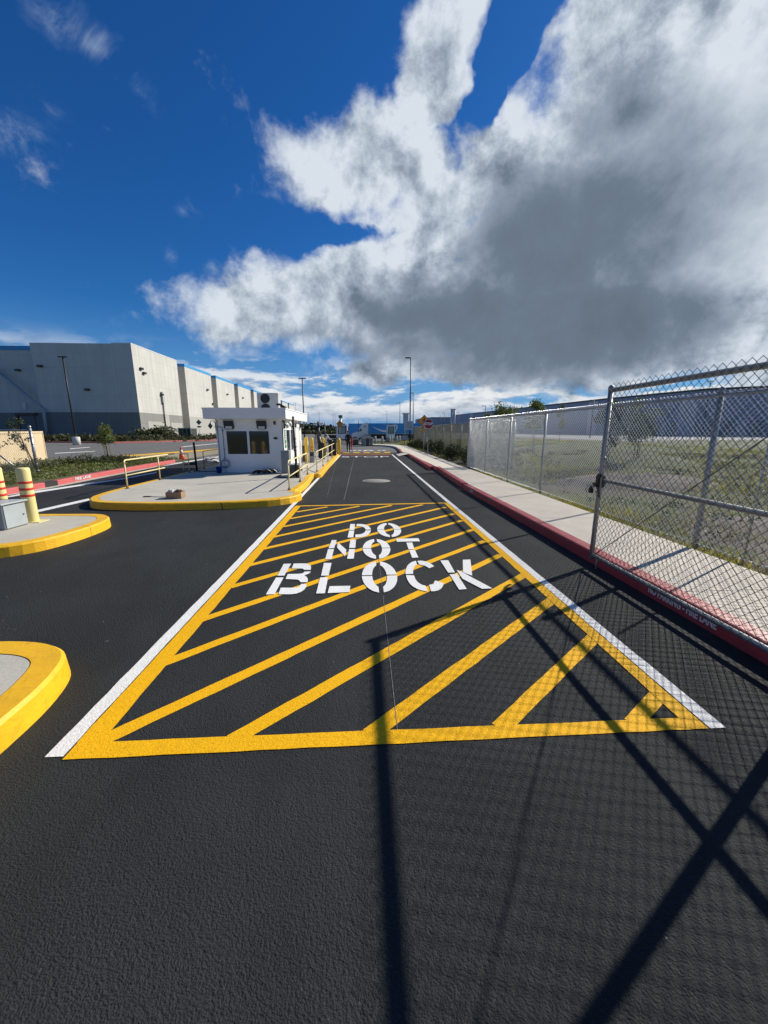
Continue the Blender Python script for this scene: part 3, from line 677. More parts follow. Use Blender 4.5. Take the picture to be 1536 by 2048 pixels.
kerb_text(-9.50, 19.0, 'FIRE LANE', .13, 1, 1.8, .085, -.03)

# ------------------------------------------------------------------ guard booth
BX0, BX1, BY0, BY1 = -5.04, -2.78, 13.9, 18.0
bt = thing('guard_booth', 'small white guard booth with flat overhanging roof and dark windows on the concrete island', 'booth', ((BX0+BX1)/2, (BY0+BY1)/2, .146))
FLZ = .146; RZ0, RZ1 = 1.99, 2.34
wn = [(-4.72, -4.02, .79, 1.58), (-3.95, -3.27, .79, 1.58)]          # front openings
def wall_holes(mb, a0, a1, z0, z1, holes, put):
    xs = sorted({a0, a1}|{h[0] for h in holes}|{h[1] for h in holes}); zs = sorted({z0, z1}|{h[2] for h in holes}|{h[3] for h in holes})
    for i in range(len(xs)-1):
        for j in range(len(zs)-1):
            cx_, cz_ = (xs[i]+xs[i+1])/2, (zs[j]+zs[j+1])/2
            if any(h[0] < cx_ < h[1] and h[2] < cz_ < h[3] for h in holes): continue
            put(xs[i], xs[i+1], zs[j], zs[j+1])
wf = MB(); wall_holes(wf, BX0, BX1, FLZ, RZ0, wn, lambda a, b, c, d: wf.add([(a, BY0, c), (b, BY0, c), (b, BY0, d), (a, BY0, d)], [(0, 1, 2, 3)]))
sideh = [(14.5, 15.15, .85, 1.62), (15.35, 15.85, .85, 1.62), (16.55, 17.35, FLZ+.02, 1.72)]
wall_holes(wf, BY0, BY1, FLZ, RZ0, sideh, lambda a, b, c, d: wf.add([(BX1, a, c), (BX1, b, c), (BX1, b, d), (BX1, a, d)], [(0, 1, 2, 3)]))
lh = [(14.6, 15.4, .85, 1.6)]
wall_holes(wf, BY0, BY1, FLZ, RZ0, lh, lambda a, b, c, d: wf.add([(BX0, a, c), (BX0, a, d), (BX0, b, d), (BX0, b, c)], [(0, 1, 2, 3)]))
wf.add([(BX0, BY1, FLZ), (BX1, BY1, FLZ), (BX1, BY1, RZ0), (BX0, BY1, RZ0)], [(0, 1, 2, 3)])
wf.build('wall', WPAINT, bt, fix=False)
tr = MB()
for x in (BX0-.012, BX1-.04): tr.box(x, x+.055, BY0-.012, BY0+.02, FLZ, RZ0)
tr.box(BX1-.02, BX1+.014, BY0-.012, BY0+.06, FLZ, RZ0); tr.box(BX0-.01, BX1+.01, BY0-.014, BY0-.001, RZ0-.06, RZ0)
tr.build('corner_trim', WTRIM, bt)
MB().box(BX0+.02, BX1-.02, BY0+.02, BY1-.02, FLZ, FLZ+.03).build('floor', GREYD, bt)
rf = MB(); rf.box(-5.36, -2.60, 13.62, 18.75, RZ0, RZ1, .012); ro = rf.build('roof', WPAINT, bt)
MB().box(-5.375, -2.585, 13.605, 18.765, RZ1-.03, RZ1+.012).build('roof_edge_flashing', WTRIM, ro)
def window(x0, x1, z0, z1, y, axis='x', parent=bt, mull=0):
    f = MB(); t = .025; d = .035
    for (a0, a1, b0, b1) in ((x0-t, x1+t, z0-t, z0), (x0-t, x1+t, z1, z1+t), (x0-t, x0, z0, z1), (x1, x1+t, z0, z1))+(((x0+x1)/2-.012, (x0+x1)/2+.012, z0, z1),)*mull:
        if axis == 'x': f.box(a0, a1, y-.012, y+d, b0, b1)
        else: f.box(y-d, y+.012, a0, a1, b0, b1)
    w_ = f.build('window', WTRIM, parent)
    g = MB()
    if axis == 'x': g.box(x0-.005, x1+.005, y+.018, y+.024, z0-.005, z1+.005)
    else: g.box(y-.024, y-.018, x0-.005, x1+.005, z0-.005, z1+.005)
    g.build('pane', GLASS, w_); return w_
for h in wn: window(*h, BY0)
window(*sideh[0], BX1, 'y'); window(*sideh[1], BX1, 'y'); window(14.6, 15.4, .85, 1.6, BX0+.035, 'y')
dr = MB(); dr.box(BX1-.03, BX1-.005, 16.55, 17.35, FLZ+.02, 1.72); dro = dr.build('door', WPAINT, bt)
MB().cyl((BX1-.005, 16.65, .95), (BX1+.05, 16.65, .95), .012, n=8).cyl((BX1+.05, 16.60, .95), (BX1+.05, 16.75, .95), .01, n=8).build('handle', BLACK, dro)
ds = MB()
for y0, y1, z0, z1 in ((16.50, 16.55, FLZ, 1.77), (17.35, 17.40, FLZ, 1.77), (16.55, 17.35, 1.72, 1.77)): ds.box(BX1-.03, BX1+.02, y0, y1, z0, z1)
ds.build('door_frame', WTRIM, bt)
for x0 in (-4.77, -3.66):                                             # wall lamps under the roof
    lm = MB(); lm.prism_xz([(x0, 1.93), (x0+.32, 1.93), (x0+.34, 1.70), (x0+.30, 1.64), (x0+.05, 1.64), (x0+.02, 1.70)], BY0-.10, BY0-.001)
    lo = lm.build('wall_lamp', BRONZE, bt); MB().box(x0+.07, x0+.29, BY0-.118, BY0-.101, 1.655, 1.74).build('lamp_lens', mat('lamp_lens', (.55, .56, .55), .25), lo)
for y in (15.6, 17.6):
    lm = MB(); lm.box(BX1+.002, BX1+.16, y, y+.3, 1.72, 1.9, .02); lo = lm.build('wall_lamp', BRONZE, bt)
    MB().box(BX1+.03, BX1+.14, y+.03, y+.27, 1.708, 1.722).build('lamp_lens', MATS['lamp_lens'], lo)
# green notice on the corner
gs = MB().box(BX1+.002, BX1+.014, 14.12, 14.34, .98, 1.62); gso = gs.build('green_notice', mat('sign_green', (.01, .20, .07), .4), bt)
for z in (1.53, 1.45, 1.36, 1.28, 1.10): MB().box(BX1+.0145, BX1+.017, 14.15, 14.31, z, z+.035).build('notice_line', WTRIM, gso)
MB().box(-3.10, -2.98, BY0-.05, BY0-.001, 1.30, 1.37, .01).build('intercom', BLACK, bt)
MB().cyl((-3.05, BY0-.06, 1.86), (-3.05, BY0-.001, 1.86), .035, n=12).box(-3.09, -3.01, BY0-.03, BY0-.001, 1.80, 1.92, .01).build('door_bell', GREYD, bt)
# conduit running down the wall with its elbow, and a spare loop of cable
cd = MB(); cd.tube([(-5.10, BY0-.03, 1.72), (-4.95, BY0-.03, 1.72), (-4.86, BY0-.03, 1.715), (-4.83, BY0-.03, 1.68), (-4.83, BY0-.03, 1.6), (-4.83, BY0-.03, .62)], .011, 8)
for z in (1.58, .95, .64): cd.box(-4.86, -4.80, BY0-.05, BY0-.001, z, z+.03, .004)
cd.build('conduit', mat('conduit_blue_grey', (.16, .22, .30), .5, .3), bt)
cd2 = MB(); cd2.tube([(-5.0, BY0-.025, 1.95), (-5.0, BY0-.025, .2)], .012, 8); cd2.build('conduit', MATS['conduit_blue_grey'], bt)
cb = MB()
for q in range(4):
    pts = []; rr = .12+.012*q; ph = q*.8
    for i in range(25):
        a = 2*math.pi*i/24; pts.append((-4.83+.02*q-.02+rr*math.cos(a+ph), BY0-.05-.012*q, .46+rr*.95*math.sin(a+ph)+.01*math.sin(3*a)))
    cb.tube(pts, .005, 5)
cb.tube([(-4.83, BY0-.04, .62), (-4.86, BY0-.06, .5), (-4.80, BY0-.06, .35), (-4.83, BY0-.05, .16)], .006, 5)
tag(cb.build('cable_coil', GREYD), 'loop of thin grey cable hanging on the left of the booth front wall', 'cable')
# gooseneck lamp-like sensor on the left corner
gn = MB(); gn.tube([(-5.05, BY0-.03, 1.6), (-5.06, BY0-.03, 1.85), (-5.12, BY0-.03, 1.93), (-5.2, BY0-.03, 1.92), (-5.23, BY0-.03, 1.84)], .012, 8)
gno = gn.build('sensor_arm', GREYD, bt); MB().prism_xz([(-5.23, 1.86), (-5.155, 1.755), (-5.23, 1.65), (-5.305, 1.755)], BY0-.06, BY0-.01).build('diamond_sensor', GREYD, gno)
# cameras under the eave at the corner
def dome_cam(x, y, z, name='security_camera', parent=bt):
    m = MB(); m.cyl((x, y, z+.02), (x+.13, y, z+.05), .02, n=8); m.lathe((x+.13, y, z-.05), [(.045, .09), (.06, .07), (.06, .02), (.05, -.02), (.03, -.05), (.005, -.06)], 12)
    m.cyl((x+.1, y-.10, z-.0), (x+.12, y+.06, z+.06), .032, .04, n=10)
    return m.build(name, mat('camera_white', (.62, .63, .62), .35), parent)
dome_cam(BX1, 14.1, 1.78); dome_cam(BX1, 14.7, 1.84)
MB().box(BX1+.002, BX1+.07, 13.95, 14.08, 1.66, 1.95, .01).build('junction_box', BRONZE, bt)
# air conditioner on the roof
ac = thing('air_conditioner', 'tall grey two fan air conditioner standing on the booth roof', 'air conditioner', (-3.9, 17.2, RZ1+.012))
MB().box(-4.40, -3.52, 17.0, 17.4, RZ1+.07, RZ1+.80, .015).build('casing', mat('beige_casing', (.50, .49, .45), .45, 0, .05, 3), ac)
for z in (RZ1+.57, RZ1+.17):
    gr = MB()
    for rr in np.linspace(.03, .19, 7):
        torus(gr, (-4.06, 16.975, z), rr, .004, (1, 0, 0), (0, 0, 1), 24, 4, 1.0)
    for a in range(8): gr.cyl((-4.06, 16.972, z), (-4.06+.19*math.cos(a*math.pi/4), 16.972, z+.19*math.sin(a*math.pi/4)), .003, n=4)
    go = MB().cyl((-4.06, 16.997, z), (-4.06, 16.985, z), .19, n=28).build('fan', BLACK, ac); gr.build('fan_grille', GREYD, go)
for x in (-4.36, -3.64): MB().box(x, x+.08, 17.03, 17.37, RZ1+.012, RZ1+.07).build('foot', BLACK, ac)
MB().box(-3.56, -3.50, 16.99, 16.998, RZ1+.70, RZ1+.73).build('badge', REDT, ac)
# floodlight / pan camera on the roof edge
rc = thing('roof_camera', 'dark swivel camera on a bracket at the right end of the booth roof', 'camera', (-2.72, 13.9, RZ1+.012))
m = MB(); m.cyl((-2.80, 13.9, RZ1), (-2.80, 13.9, RZ1+.14), .02, n=8); m.box(-2.95, -2.80, 13.84, 13.96, RZ1+.10, RZ1+.17, .01); m.build('bracket', GREYD, rc)
MB().cyl((-2.80, 13.85, RZ1+.10), (-2.60, 13.80, RZ1+.02), .045, .035, n=10).build('camera_body', BLACK, rc)
ant = thing('camera_mast', 'thin mast with a small camera standing behind the booth roof', 'mast', (-4.75, 17.9, RZ1+.01))
MB().cyl((-4.50, 17.9, RZ1), (-4.50, 17.9, RZ1+.55), .012, n=6).build('pole', GREYD, ant)
MB().box(-4.60, -4.44, 17.86, 17.94, RZ1+.48, RZ1+.56, .01).build('camera_head', GREYD, ant)

# ------------------------------------------------------------------ things round the booth
cb1 = thing('utility_cabinet', 'tall grey electrical cabinet at the front right corner of the booth', 'cabinet', (-2.72, 13.75, .146))
MB().box(-2.80, -2.52, 13.45, 13.80, .15, .93, .012).build('cabinet_body', GREYC, cb1)
cbd = MB().box(-2.78, -2.54, 13.432, 13.449, .19, .90, .004).build('cabinet_door', GREYC, cb1)
MB().box(-2.575, -2.56, 13.415, 13.432, .5, .6).build('handle', BLACK, cbd)
cb2 = thing('equipment_box', 'low charcoal equipment box with a pale side next to the railing and black pole', 'cabinet', (-2.2, 12.6, .146))
MB().box(-2.32, -2.02, 12.35, 13.05, .15, .54, .015).build('box_body', mat('mid_grey_box', (.35, .36, .36), .4), cb2)
MB().box(-2.31, -2.03, 12.33, 12.349, .17, .52).build('front_panel', GREYD, cb2)
MB().cyl((-2.02, 12.6, .38), (-1.96, 12.6, .38), .05, n=12).build('socket', BLACK, cb2)
bp = thing('black_pole', 'tall black sensor pole with clamps standing beside the booth and the near yellow railing', 'pole', (-2.10, 12.2, .146))
m = MB(); m.cyl((-2.08, 12.2, .15), (-2.11, 12.2, 2.02), .034, n=12); m.build('pole_shaft', BLACK, bp)
for z in (.55, .78, 1.0, 1.1, 1.35): MB().lathe((-2.095, 12.2, z), [(.036, -.02), (.05, -.015), (.05, .015), (.036, .02)], 12).build('clamp', BLACK, bp)
MB().box(-2.20, -1.98, 12.1, 12.3, .148, .17, .004).build('base_plate', BLACK, bp)
hm = MB(); hm.tube([(-2.1, 12.1, .17), (-2.3, 12.0, .165), (-2.6, 12.15, .165), (-2.75, 12.5, .165), (-2.7, 12.9, .165)], .016, 6)
tag(hm.build('floor_cable', BLKR), 'black cable lying on the concrete from the black pole toward the booth', 'cable')
def railing(name, label, pts, z0=.147, zt=.86, zm=.48, group='yellow pipe railings', m=YRAIL, ext=(0, 0), r=.019, plate=True):
    t = thing(name, label, 'railing', (pts[0][0], pts[0][1], z0), group)
    for p in pts:
        MB().cyl((p[0], p[1], z0), (p[0], p[1], zt-.01), r*.95, n=10).build('post', m, t)
        if plate: MB().lathe((p[0], p[1], z0), [(.055, 0), (.055, .008), (.03, .02), (.026, .055), (.02, .06)], 10).build('foot', mat('rusty_foot', (.16, .10, .05), .8, 0, .3, 30), t)
    a = Vector((*pts[0], 0)); b = Vector((*pts[-1], 0)); d = (b-a).normalized(); a2 = a-d*ext[0]; b2 = b+d*ext[1]
    cr = .05
    MB().tube([(a.x, a.y, zt-.10), (a.x, a.y, zt-cr), (a.x+d.x*cr*.3, a.y+d.y*cr*.3, zt-cr*.3), (a.x+d.x*cr, a.y+d.y*cr, zt), (b2.x, b2.y, zt)], r, 10).build('top_rail', m, t)
    MB().cyl((a.x, a.y, zm), (b2.x, b2.y, zm), r*.9, n=10).build('lower_rail', m, t)
    return t
railing('railing', 'cream yellow railing of three posts on the kerb right beside the booth front', [(-1.84, 9.62), (-1.82, 11.2), (-1.87, 13.1)])
railing('railing', 'long cream yellow railing along the far yellow kerb beyond the booth', [(-1.66, 14.0), (-1.66, 16.2), (-1.66, 18.6), (-1.68, 21.3), (-1.68, 23.8)])
railing('railing', 'cream yellow two post railing at the left front end of the booth island', [(-6.02, 10.1), (-6.08, 11.85)], ext=(0, 1.1), zt=.865)
railing('railing', 'narrow yellow railing hoop of two close posts left of the booth', [(-6.32, 13.95), (-6.12, 13.95)], zt=.80, zm=.5, plate=True, r=.016)
railing('railing', 'thin dark brown railing behind the black post left of the booth', [(-6.1, 15.2), (-6.05, 17.0), (-6.0, 19.5)], m=mat('brown_rail', (.12, .10, .05), .6), ext=(2.2, 0), zt=.83, r=.014)
b2 = thing('barrier_post', 'black gate barrier post with motor head left of the booth', 'post', (-6.05, 14.4, .146))
MB().cyl((-6.05, 14.4, .15), (-6.07, 14.4, 1.18), .035, n=12).build('post_shaft', BLACK, b2)
MB().box(-6.32, -6.06, 14.33, 14.5, .37, .47, .02).cyl((-6.5, 14.4, .37), (-6.25, 14.4, .42), .02, n=8).build('motor_head', BLACK, b2)
MB().box(-6.15, -5.95, 14.3, 14.5, .148, .18, .004).build('base_plate', BLACK, b2)
hz = MB(); hz.tube([(-6.0, 14.3, .165), (-5.75, 14.15, .165), (-5.4, 14.2, .165), (-5.06, 14.05, .165)], .014, 6)
tag(hz.build('floor_cable', BLKR), 'black cable on the shaded concrete between the barrier post and the booth', 'cable')
bk = thing('blue_bucket', 'blue plastic bucket on the concrete at the left foot of the booth', 'bucket', (-4.99, 13.66, .147))
m = MB(); m.lathe((-4.99, 13.66, .148), [(.075, 0), (.098, .20), (.104, .205), (.104, .225), (.096, .225), (.072, .02), (.01, .02)], 20); m.build('bucket_body', BLUEP, bk)
m = MB(); m.tube([(-4.99-.104*math.cos(a), 13.66-.02, .36+.02*math.sin(a)) for a in np.linspace(0, math.pi, 9)], .004, 5); m.build('handle', GALV, bk)
for i, (x, y, rz, n) in enumerate(((-3.55, 13.42, .35, 'front'), (-3.40, 13.55, .1, 'middle'), (-3.24, 13.68, -.15, 'rear'))):
    wd = ('nearest', 'middle', 'rearmost')[i]
    hp = thing('rubber_wheel_stop', f'{wd} of three black and cream curved rubber pieces at the booth foot', 'wheel stop', (x, y, .147))
    for j, (mm, o) in enumerate(((BLKR, 0), (mat('cream_band', (.62, .58, .38), .6), .018))):
        q = MB(); nn = 14; vs = []
        for k in range(nn+1):
            a = math.pi*k/nn
            for r_, yy in ((.21+o*.3, -.05+o), (.21+o*.3, .05-o), (.13, .05-o), (.13, -.05+o)):
                vs.append((x-.02-r_*1.15*math.cos(a), y+yy+.03*math.sin(a), .149+max(r_-.05, .01)*math.sin(a)*.85))
        q.add(vs, [(4*k+j_, 4*k+(j_+1) % 4, 4*k+4+(j_+1) % 4, 4*k+4+j_) for k in range(nn) for j_ in range(4)]+[(0, 1, 2, 3), (4*nn, 4*nn+1, 4*nn+2, 4*nn+3)])
        q.rotz(rz, (x, y)); q.build(('rubber_body', 'cream_stripe')[j], mm, hp)
# cardboard box with rags on the island
cx_ = thing('cardboard_box', 'open cardboard box of crumpled rags on the front edge of the booth island', 'box', (-4.12, 8.58, .147))
m = MB(); bx0, bx1, by0, by1, bz0, bz1 = -4.28, -3.96, 8.47, 8.72, .15, .29; t_ = .006
m.box(bx0, bx1, by0, by0+t_, bz0, bz1).box(bx0, bx1, by1-t_, by1, bz0, bz1).box(bx0, bx0+t_, by0+t_, by1-t_, bz0, bz1).box(bx1-t_, bx1, by0+t_, by1-t_, bz0, bz1).box(bx0+t_, bx1-t_, by0+t_, by1-t_, bz0, bz0+.01)
m.rotz(.06, (-4.12, 8.6)); m.build('carton', CARD, cx_)
def crumple(c, R, seed, flat=.6, n=3):
    import bmesh
    from mathutils import noise as mn
    bm = bmesh.new(); bmesh.ops.create_icosphere(bm, subdivisions=n, radius=1)
    for v in bm.verts:
        p = v.co.copy(); k = 1+.45*mn.fractal(p*2.2+Vector((seed, 0, 0)), 1, 2, 4)
        v.co = Vector((p.x*R[0]*k, p.y*R[1]*k, p.z*R[2]*k*flat))
    mb = MB(); mb.add([tuple(v.co+Vector(c)) for v in bm.verts], [[v.index for v in f.verts] for f in bm.faces], False); bm.free(); return mb
for i, (c, R, mm, lb) in enumerate((((-4.19, 8.57, .285), (.075, .07, .06), mat('rag_white', (.55, .55, .53), .9), 'white rag bulging from the left of the cardboard box'),
                                ((-4.06, 8.60, .28), (.09, .08, .05), mat('rag_brown', (.06, .03, .03), .9), 'dark brown rag heaped in the right of the cardboard box'))):
    tag(crumple(c, R, i*3.1, 1.0).build('rag', mm), lb, 'rag')
hd = MB(); hd.tube([(-4.30, 8.66, .155), (-4.6, 8.72, .155), (-4.75, 8.75, .155)], .006, 6); hd.box(-4.9, -4.75, 8.72, 8.79, .149, .165, .004)
tag(hd.build('roller_tool', BLACK), 'black paint tool lying flat on the concrete left of the cardboard box', 'tool')

# ------------------------------------------------------------------ near left island
ucab = thing('utility_cabinet', 'low grey metal cabinet on the left island beside the striped bollards', 'cabinet', (-5.6, 5.95, .147))
MB().box(-6.15, -5.31, 5.83, 6.24, .15, .52, .01).build('cabinet_body', GREYC, ucab)
dd_ = MB().box(-5.309, -5.298, 5.85, 6.22, .165, .50, .002).build('cabinet_door', mat('sunlit_grey_door', (.36, .40, .41), .4, .1, .05, 4), ucab)  # paler than the body: sunlight on this side is put into the colour
MB().box(-5.297, -5.288, 6.15, 6.17, .32, .335).build('lock', BLACK, dd_)
MB().box(-6.18, -5.28, 5.80, 6.27, .52, .545, .006).build('lid', mat('lid_grey', (.38, .42, .43), .4), ucab)
def sleeve_bollard(x, y, label):
    t = thing('bollard', label, 'bollard', (x, y, .147), 'pale yellow bollards with red bands on the left island')
    R = .088
    m = MB(); m.lathe((x, y, .15), [(R*.95, 0), (R, .01), (R, .84), (R*.96, .862), (R*.8, .872), (.005, .876)], 28); m.build('sleeve', PALEY, t)
    for z in (.56, .665, .77): MB().lathe((x, y, z), [(R+.0015, 0), (R+.003, .002), (R+.003, .036), (R+.0015, .038)], 28).build('red_band', REDT, t)
    MB().box(x-.13, x+.19, y-.11, y+.10, .1465, .156).build('base_plate', PALEY, t)
    return t
sleeve_bollard(-5.40, 6.42, 'pale yellow bollard with three red bands at the right rear corner of the grey cabinet')
sleeve_bollard(-5.90, 6.50, 'pale yellow bollard with red bands at the left frame edge behind the grey cabinet')

# ------------------------------------------------------------------ warehouses
def panel_wall(name, col, step_h=2.9, z_off=0, jdark=.45, streak=.12, var=.06, vert=7.5, axis='y'):
    m_ = bpy.data.materials.new(name); m_.use_nodes = True; T = NT(m_.node_tree); b = T.n['Principled BSDF']
    g = T.n.new('ShaderNodeNewGeometry').outputs['Position']; x, y, z = T.sep(g)
    n = T.noise(g, .25, 6, .6); st = T.noise(T.vm('MULTIPLY', g, (1.3, 1.3, .08)), 1.0, 6, .65)
    f = T.m('MULTIPLY', T.mr(n, .3, .7, 1-var, 1+var, False), T.mr(st, .3, .75, 1+streak*.4, 1-streak, False))
    c = T.vm('MULTIPLY', tuple(col), T.comb(f, f, f))
    j = T.m('LESS_THAN', T.m('FRACT', T.m('DIVIDE', T.m('ADD', z, 100+z_off), step_h)), .05/step_h)
    h = y if axis == 'y' else x
    j2 = T.m('LESS_THAN', T.m('FRACT', T.m('DIVIDE', T.m('ADD', h, 1000), vert)), .07/vert)
    c = T.mix(T.m('MULTIPLY', T.m('MAXIMUM', j, j2), jdark), c, tuple(q*.35 for q in col)+(1,))
    T.put(b.inputs['Base Color'], c); b.inputs['Roughness'].default_value = .8; MATS[name] = m_; return m_
WUP = panel_wall('upper_wall_white', (.50, .49, .45), 2.95, .1, streak=.22, vert=8.9)
WUPX = panel_wall('upper_wall_white_front', (.52, .52, .50), 2.95, .1, vert=8.6, axis='x')
WLOW = panel_wall('lower_wall_grey', (.21, .21, .195), 2.95, .1, vert=8.9)
WLOWX = panel_wall('lower_wall_grey_front', (.17, .178, .18), 2.95, .1, vert=8.6, axis='x')
WPALE = panel_wall('lower_wall_pale', (.36, .355, .32), 30, .1, vert=8.9, jdark=.2)
WRET = panel_wall('recess_wall_grey', (.50, .48, .43), 2.95, .1, axis='x', vert=30)
CYAN = mat('parapet_blue', (.03, .27, .55), .5)
CAPM = mat('cap_metal', (.60, .62, .62), .5)
bl = thing('warehouse', 'huge pale concrete warehouse on the left with blue roof edge and grey lower wall', 'warehouse', (-60, 92, 0))
XB, YB, HB, ZB_ = -50.0, 92.0, 20.0, 5.6
corner_x = -71.0
q = MB(); q.add([(corner_x, YB, ZB_), (XB, YB, ZB_), (XB, YB, HB), (corner_x, YB, HB)], [(0, 1, 2, 3)]); q.add([(corner_x, YB, ZB_), (corner_x, YB, HB), (corner_x, YB+3, HB), (corner_x, YB+3, ZB_)], [(0, 1, 2, 3)]); q.build('front_wall', WUPX, bl)
MB().add([(corner_x, YB, 0), (XB, YB, 0), (XB, YB, ZB_), (corner_x, YB, ZB_)], [(0, 1, 2, 3)]).build('front_base_wall', WLOWX, bl)
q = MB(); q.add([(-120, YB+3, ZB_), (corner_x, YB+3, ZB_), (corner_x, YB+3, 19.0), (-120, YB+3, 19.0)], [(0, 1, 2, 3)]).build('front_wall', WUPX, bl)
MB().add([(-120, YB+3, 0), (corner_x, YB+3, 0), (corner_x, YB+3, ZB_), (-120, YB+3, ZB_)], [(0, 1, 2, 3)]).build('front_base_wall', WLOWX, bl)
MB().box(-120, corner_x-.02, YB+2.9, YB+3.3, 19.0, 19.9).build('blue_parapet', CYAN, bl)
bays = [(92.0, 113.1), (117.5, 136.8), (141.3, 160.2), (165.1, 182.8), (188, 204), (209, 226), (231, 248), (253, 271), (276, 296)]
for i, (a, b_) in enumerate(bays):
    MB().box(XB-4, XB, a+(.01 if i == 0 else 0), b_, ZB_, HB-(0 if i == 0 else .75)).build('bay_wall', WUP, bl)
    q = MB(); q.box(XB-4, XB, a+(.01 if i == 0 else 0), b_, 0, ZB_); q.build('bay_base', WLOW if i == 0 else WPALE, bl)
    if i: MB().box(XB-4.05, XB+.05, a-.05, b_+.05, HB-.75, HB).build('blue_parapet', CYAN, bl)
    else: MB().box(XB-4.0, XB+.04, a-.04, b_+.04, HB, HB+.18).build('wall_cap', CAPM, bl)
for i in range(len(bays)-1): MB().box(XB-4.5, XB-3.2, bays[i][1]+.01, bays[i+1][0]-.01, 0, HB-.9).build('recess_wall', WRET, bl)
for i in range(1, len(bays)):    # grey return of every bay, facing the road's near end
    MB().box(XB-3.2, XB+.01, bays[i][0]-.03, bays[i][0]-.002, 0, HB-.8).build('recess_return', WRET, bl)
MB().box(XB+.002, XB+.05, 95.0, 102.5, .1, 3.7).build('pale_panel', WPALE, bl); MB().box(XB+.002, XB+.05, 106, 112.3, .1, 3.6).build('pale_panel', WPALE, bl)
MB().sheet([(-120, 95.1), (corner_x, 95.1), (corner_x, 92.1), (-50.1, 92.1), (-50.1, 113), (-53, 113), (-53, 296), (-120, 296)], HB-1.2).build('roof', CAPM, bl)
MB().box(XB, XB+.5, 102.4, 103.2, 8.3, 11.0).build('rain_head', mat('rain_head_grey', (.40, .40, .38), .6), bl)
q = MB(); q.cyl((XB+.2, 102.8, 0), (XB+.2, 102.8, 8.3), .14, n=10).build('downpipe', GREYD, bl)
MB().box(XB+.002, XB+.06, 103.4, 105.4, .1, 5.55).build('stained_panel', mat('stained_panel', (.36, .35, .32), .8, 0, .15, 1), bl)
for p in ((38, 741), (82, 733), (176, 780), (-5, 720)):
    v = AY(*p, YB if p[0] > 60 else YB+3)
    MB().box(v.x-.45, v.x+.45, v.y-.7, v.y-.01, v.z-.15, v.z+.25, .05).build('wall_light', BRONZE, bl)
for p in ((281, 738), (287, 747), (322, 790), (414, 780), (454, 789), (485, 796), (425, 808)):
    v = AX(*p, XB); q = MB(); q.box(XB+.01, XB+.5, v.y-.5, v.y+.5, v.z-.15, v.z+.3, .04); q.build('wall_light', BRONZE, bl)
q = MB(); v0 = AY(30, 827, YB+3-.3); v1 = AY(72, 827, YB+3-.3)
q.box(v0.x, v1.x, YB+2.6, YB+2.98, v0.z-.4, v0.z+.1).box(v0.x, v0.x+.5, YB+2.7, YB+2.98, 0, v0.z-.4); q.build('door_canopy', BRONZE, bl)
MB().box(v0.x+.6, v1.x-.6, YB+2.85, YB+2.99, 0, v0.z-.5).build('roller_door', mat('roller_door_grey', (.10, .12, .13), .6), bl)
MB().box(AY(47, 818, 95).x, AY(54, 818, 95).x, 94.8, 94.98, 6.4, 7.7).build('wall_sign', CAPM, bl)
# sloping pipe across the shaded wall
pa = AY(-30, 722, 94.2); pb = AY(86, 822, 91.0); pc = AY(96, 875, 91.0)
MB().tube([(pa.x, 94.3, pa.z), (pb.x-1.2, 91.6, pb.z+1.2), (pb.x, 91.2, pb.z), (pc.x-.3, 91.2, 0)], .32, 8).build('sloping_duct', mat('duct_grey', (.35, .37, .38), .6), bl)
# far right warehouse, closer to the horizon
def lit_wall(name, label, pts, h, seed=0, m=None):
    t = thing(name, label, 'warehouse', (pts[0][0], pts[0][1], 0))
    return t
rw = thing('warehouse', 'long low warehouse beyond the field on the right, blue grey from shade and distance', 'warehouse', (90, 160, 0))
RWM = panel_wall('wall_shade_haze_blue', (.27, .33, .43), 4, 0, vert=9, var=.08); RWL = panel_wall('pale_dock_wall', (.47, .50, .56), 40, 0, vert=9)  # blue of shade and distance is put into the wall colour
RP = [(128, 84), (95.4, 106), (88, 140), (69, 299)]
HR = 12.5
def wall_seg(a, b_, z0, z1, off=0.0, s0=0.0, s1=1.0, th=.3):
    A = Vector((*a, 0)); B = Vector((*b_, 0)); d = (B-A).normalized(); n = Vector((-d.y, d.x, 0)); n = n if n.x < 0 or (n.y < 0 and abs(n.x) < .3) else -n
    p = A+(B-A)*s0+n*off; q_ = A+(B-A)*s1+n*off; r_ = q_-n*th; t_ = p-n*th
    return [(v.x, v.y) for v in (p, q_, r_, t_)]
for i in range(3):
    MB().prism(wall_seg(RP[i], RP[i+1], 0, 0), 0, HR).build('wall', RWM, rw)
    MB().prism(wall_seg(RP[i], RP[i+1], 0, 0, .25, th=.6), HR, HR+.5).build('dark_roof_edge', BRONZE, rw)
roofp = [(a[0]+.2, a[1]+.2) for a in RP]+[(150, 299), (200, 120)]
MB().sheet(roofp, HR-.3).build('roof', CAPM, rw)
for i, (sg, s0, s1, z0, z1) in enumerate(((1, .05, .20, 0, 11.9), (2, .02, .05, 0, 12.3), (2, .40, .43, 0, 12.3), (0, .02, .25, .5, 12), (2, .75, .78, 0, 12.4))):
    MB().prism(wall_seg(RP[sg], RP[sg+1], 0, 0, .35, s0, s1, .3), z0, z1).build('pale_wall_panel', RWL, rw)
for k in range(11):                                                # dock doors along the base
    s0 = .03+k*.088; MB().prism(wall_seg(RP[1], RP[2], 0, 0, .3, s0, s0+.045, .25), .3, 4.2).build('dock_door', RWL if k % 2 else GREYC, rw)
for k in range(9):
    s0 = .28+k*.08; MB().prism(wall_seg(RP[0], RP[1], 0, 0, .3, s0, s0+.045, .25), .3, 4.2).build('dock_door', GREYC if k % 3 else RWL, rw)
rw2 = thing('warehouse', 'farther warehouse beside the stop sign, blue grey from shade and distance', 'warehouse', (70, 400, 0))
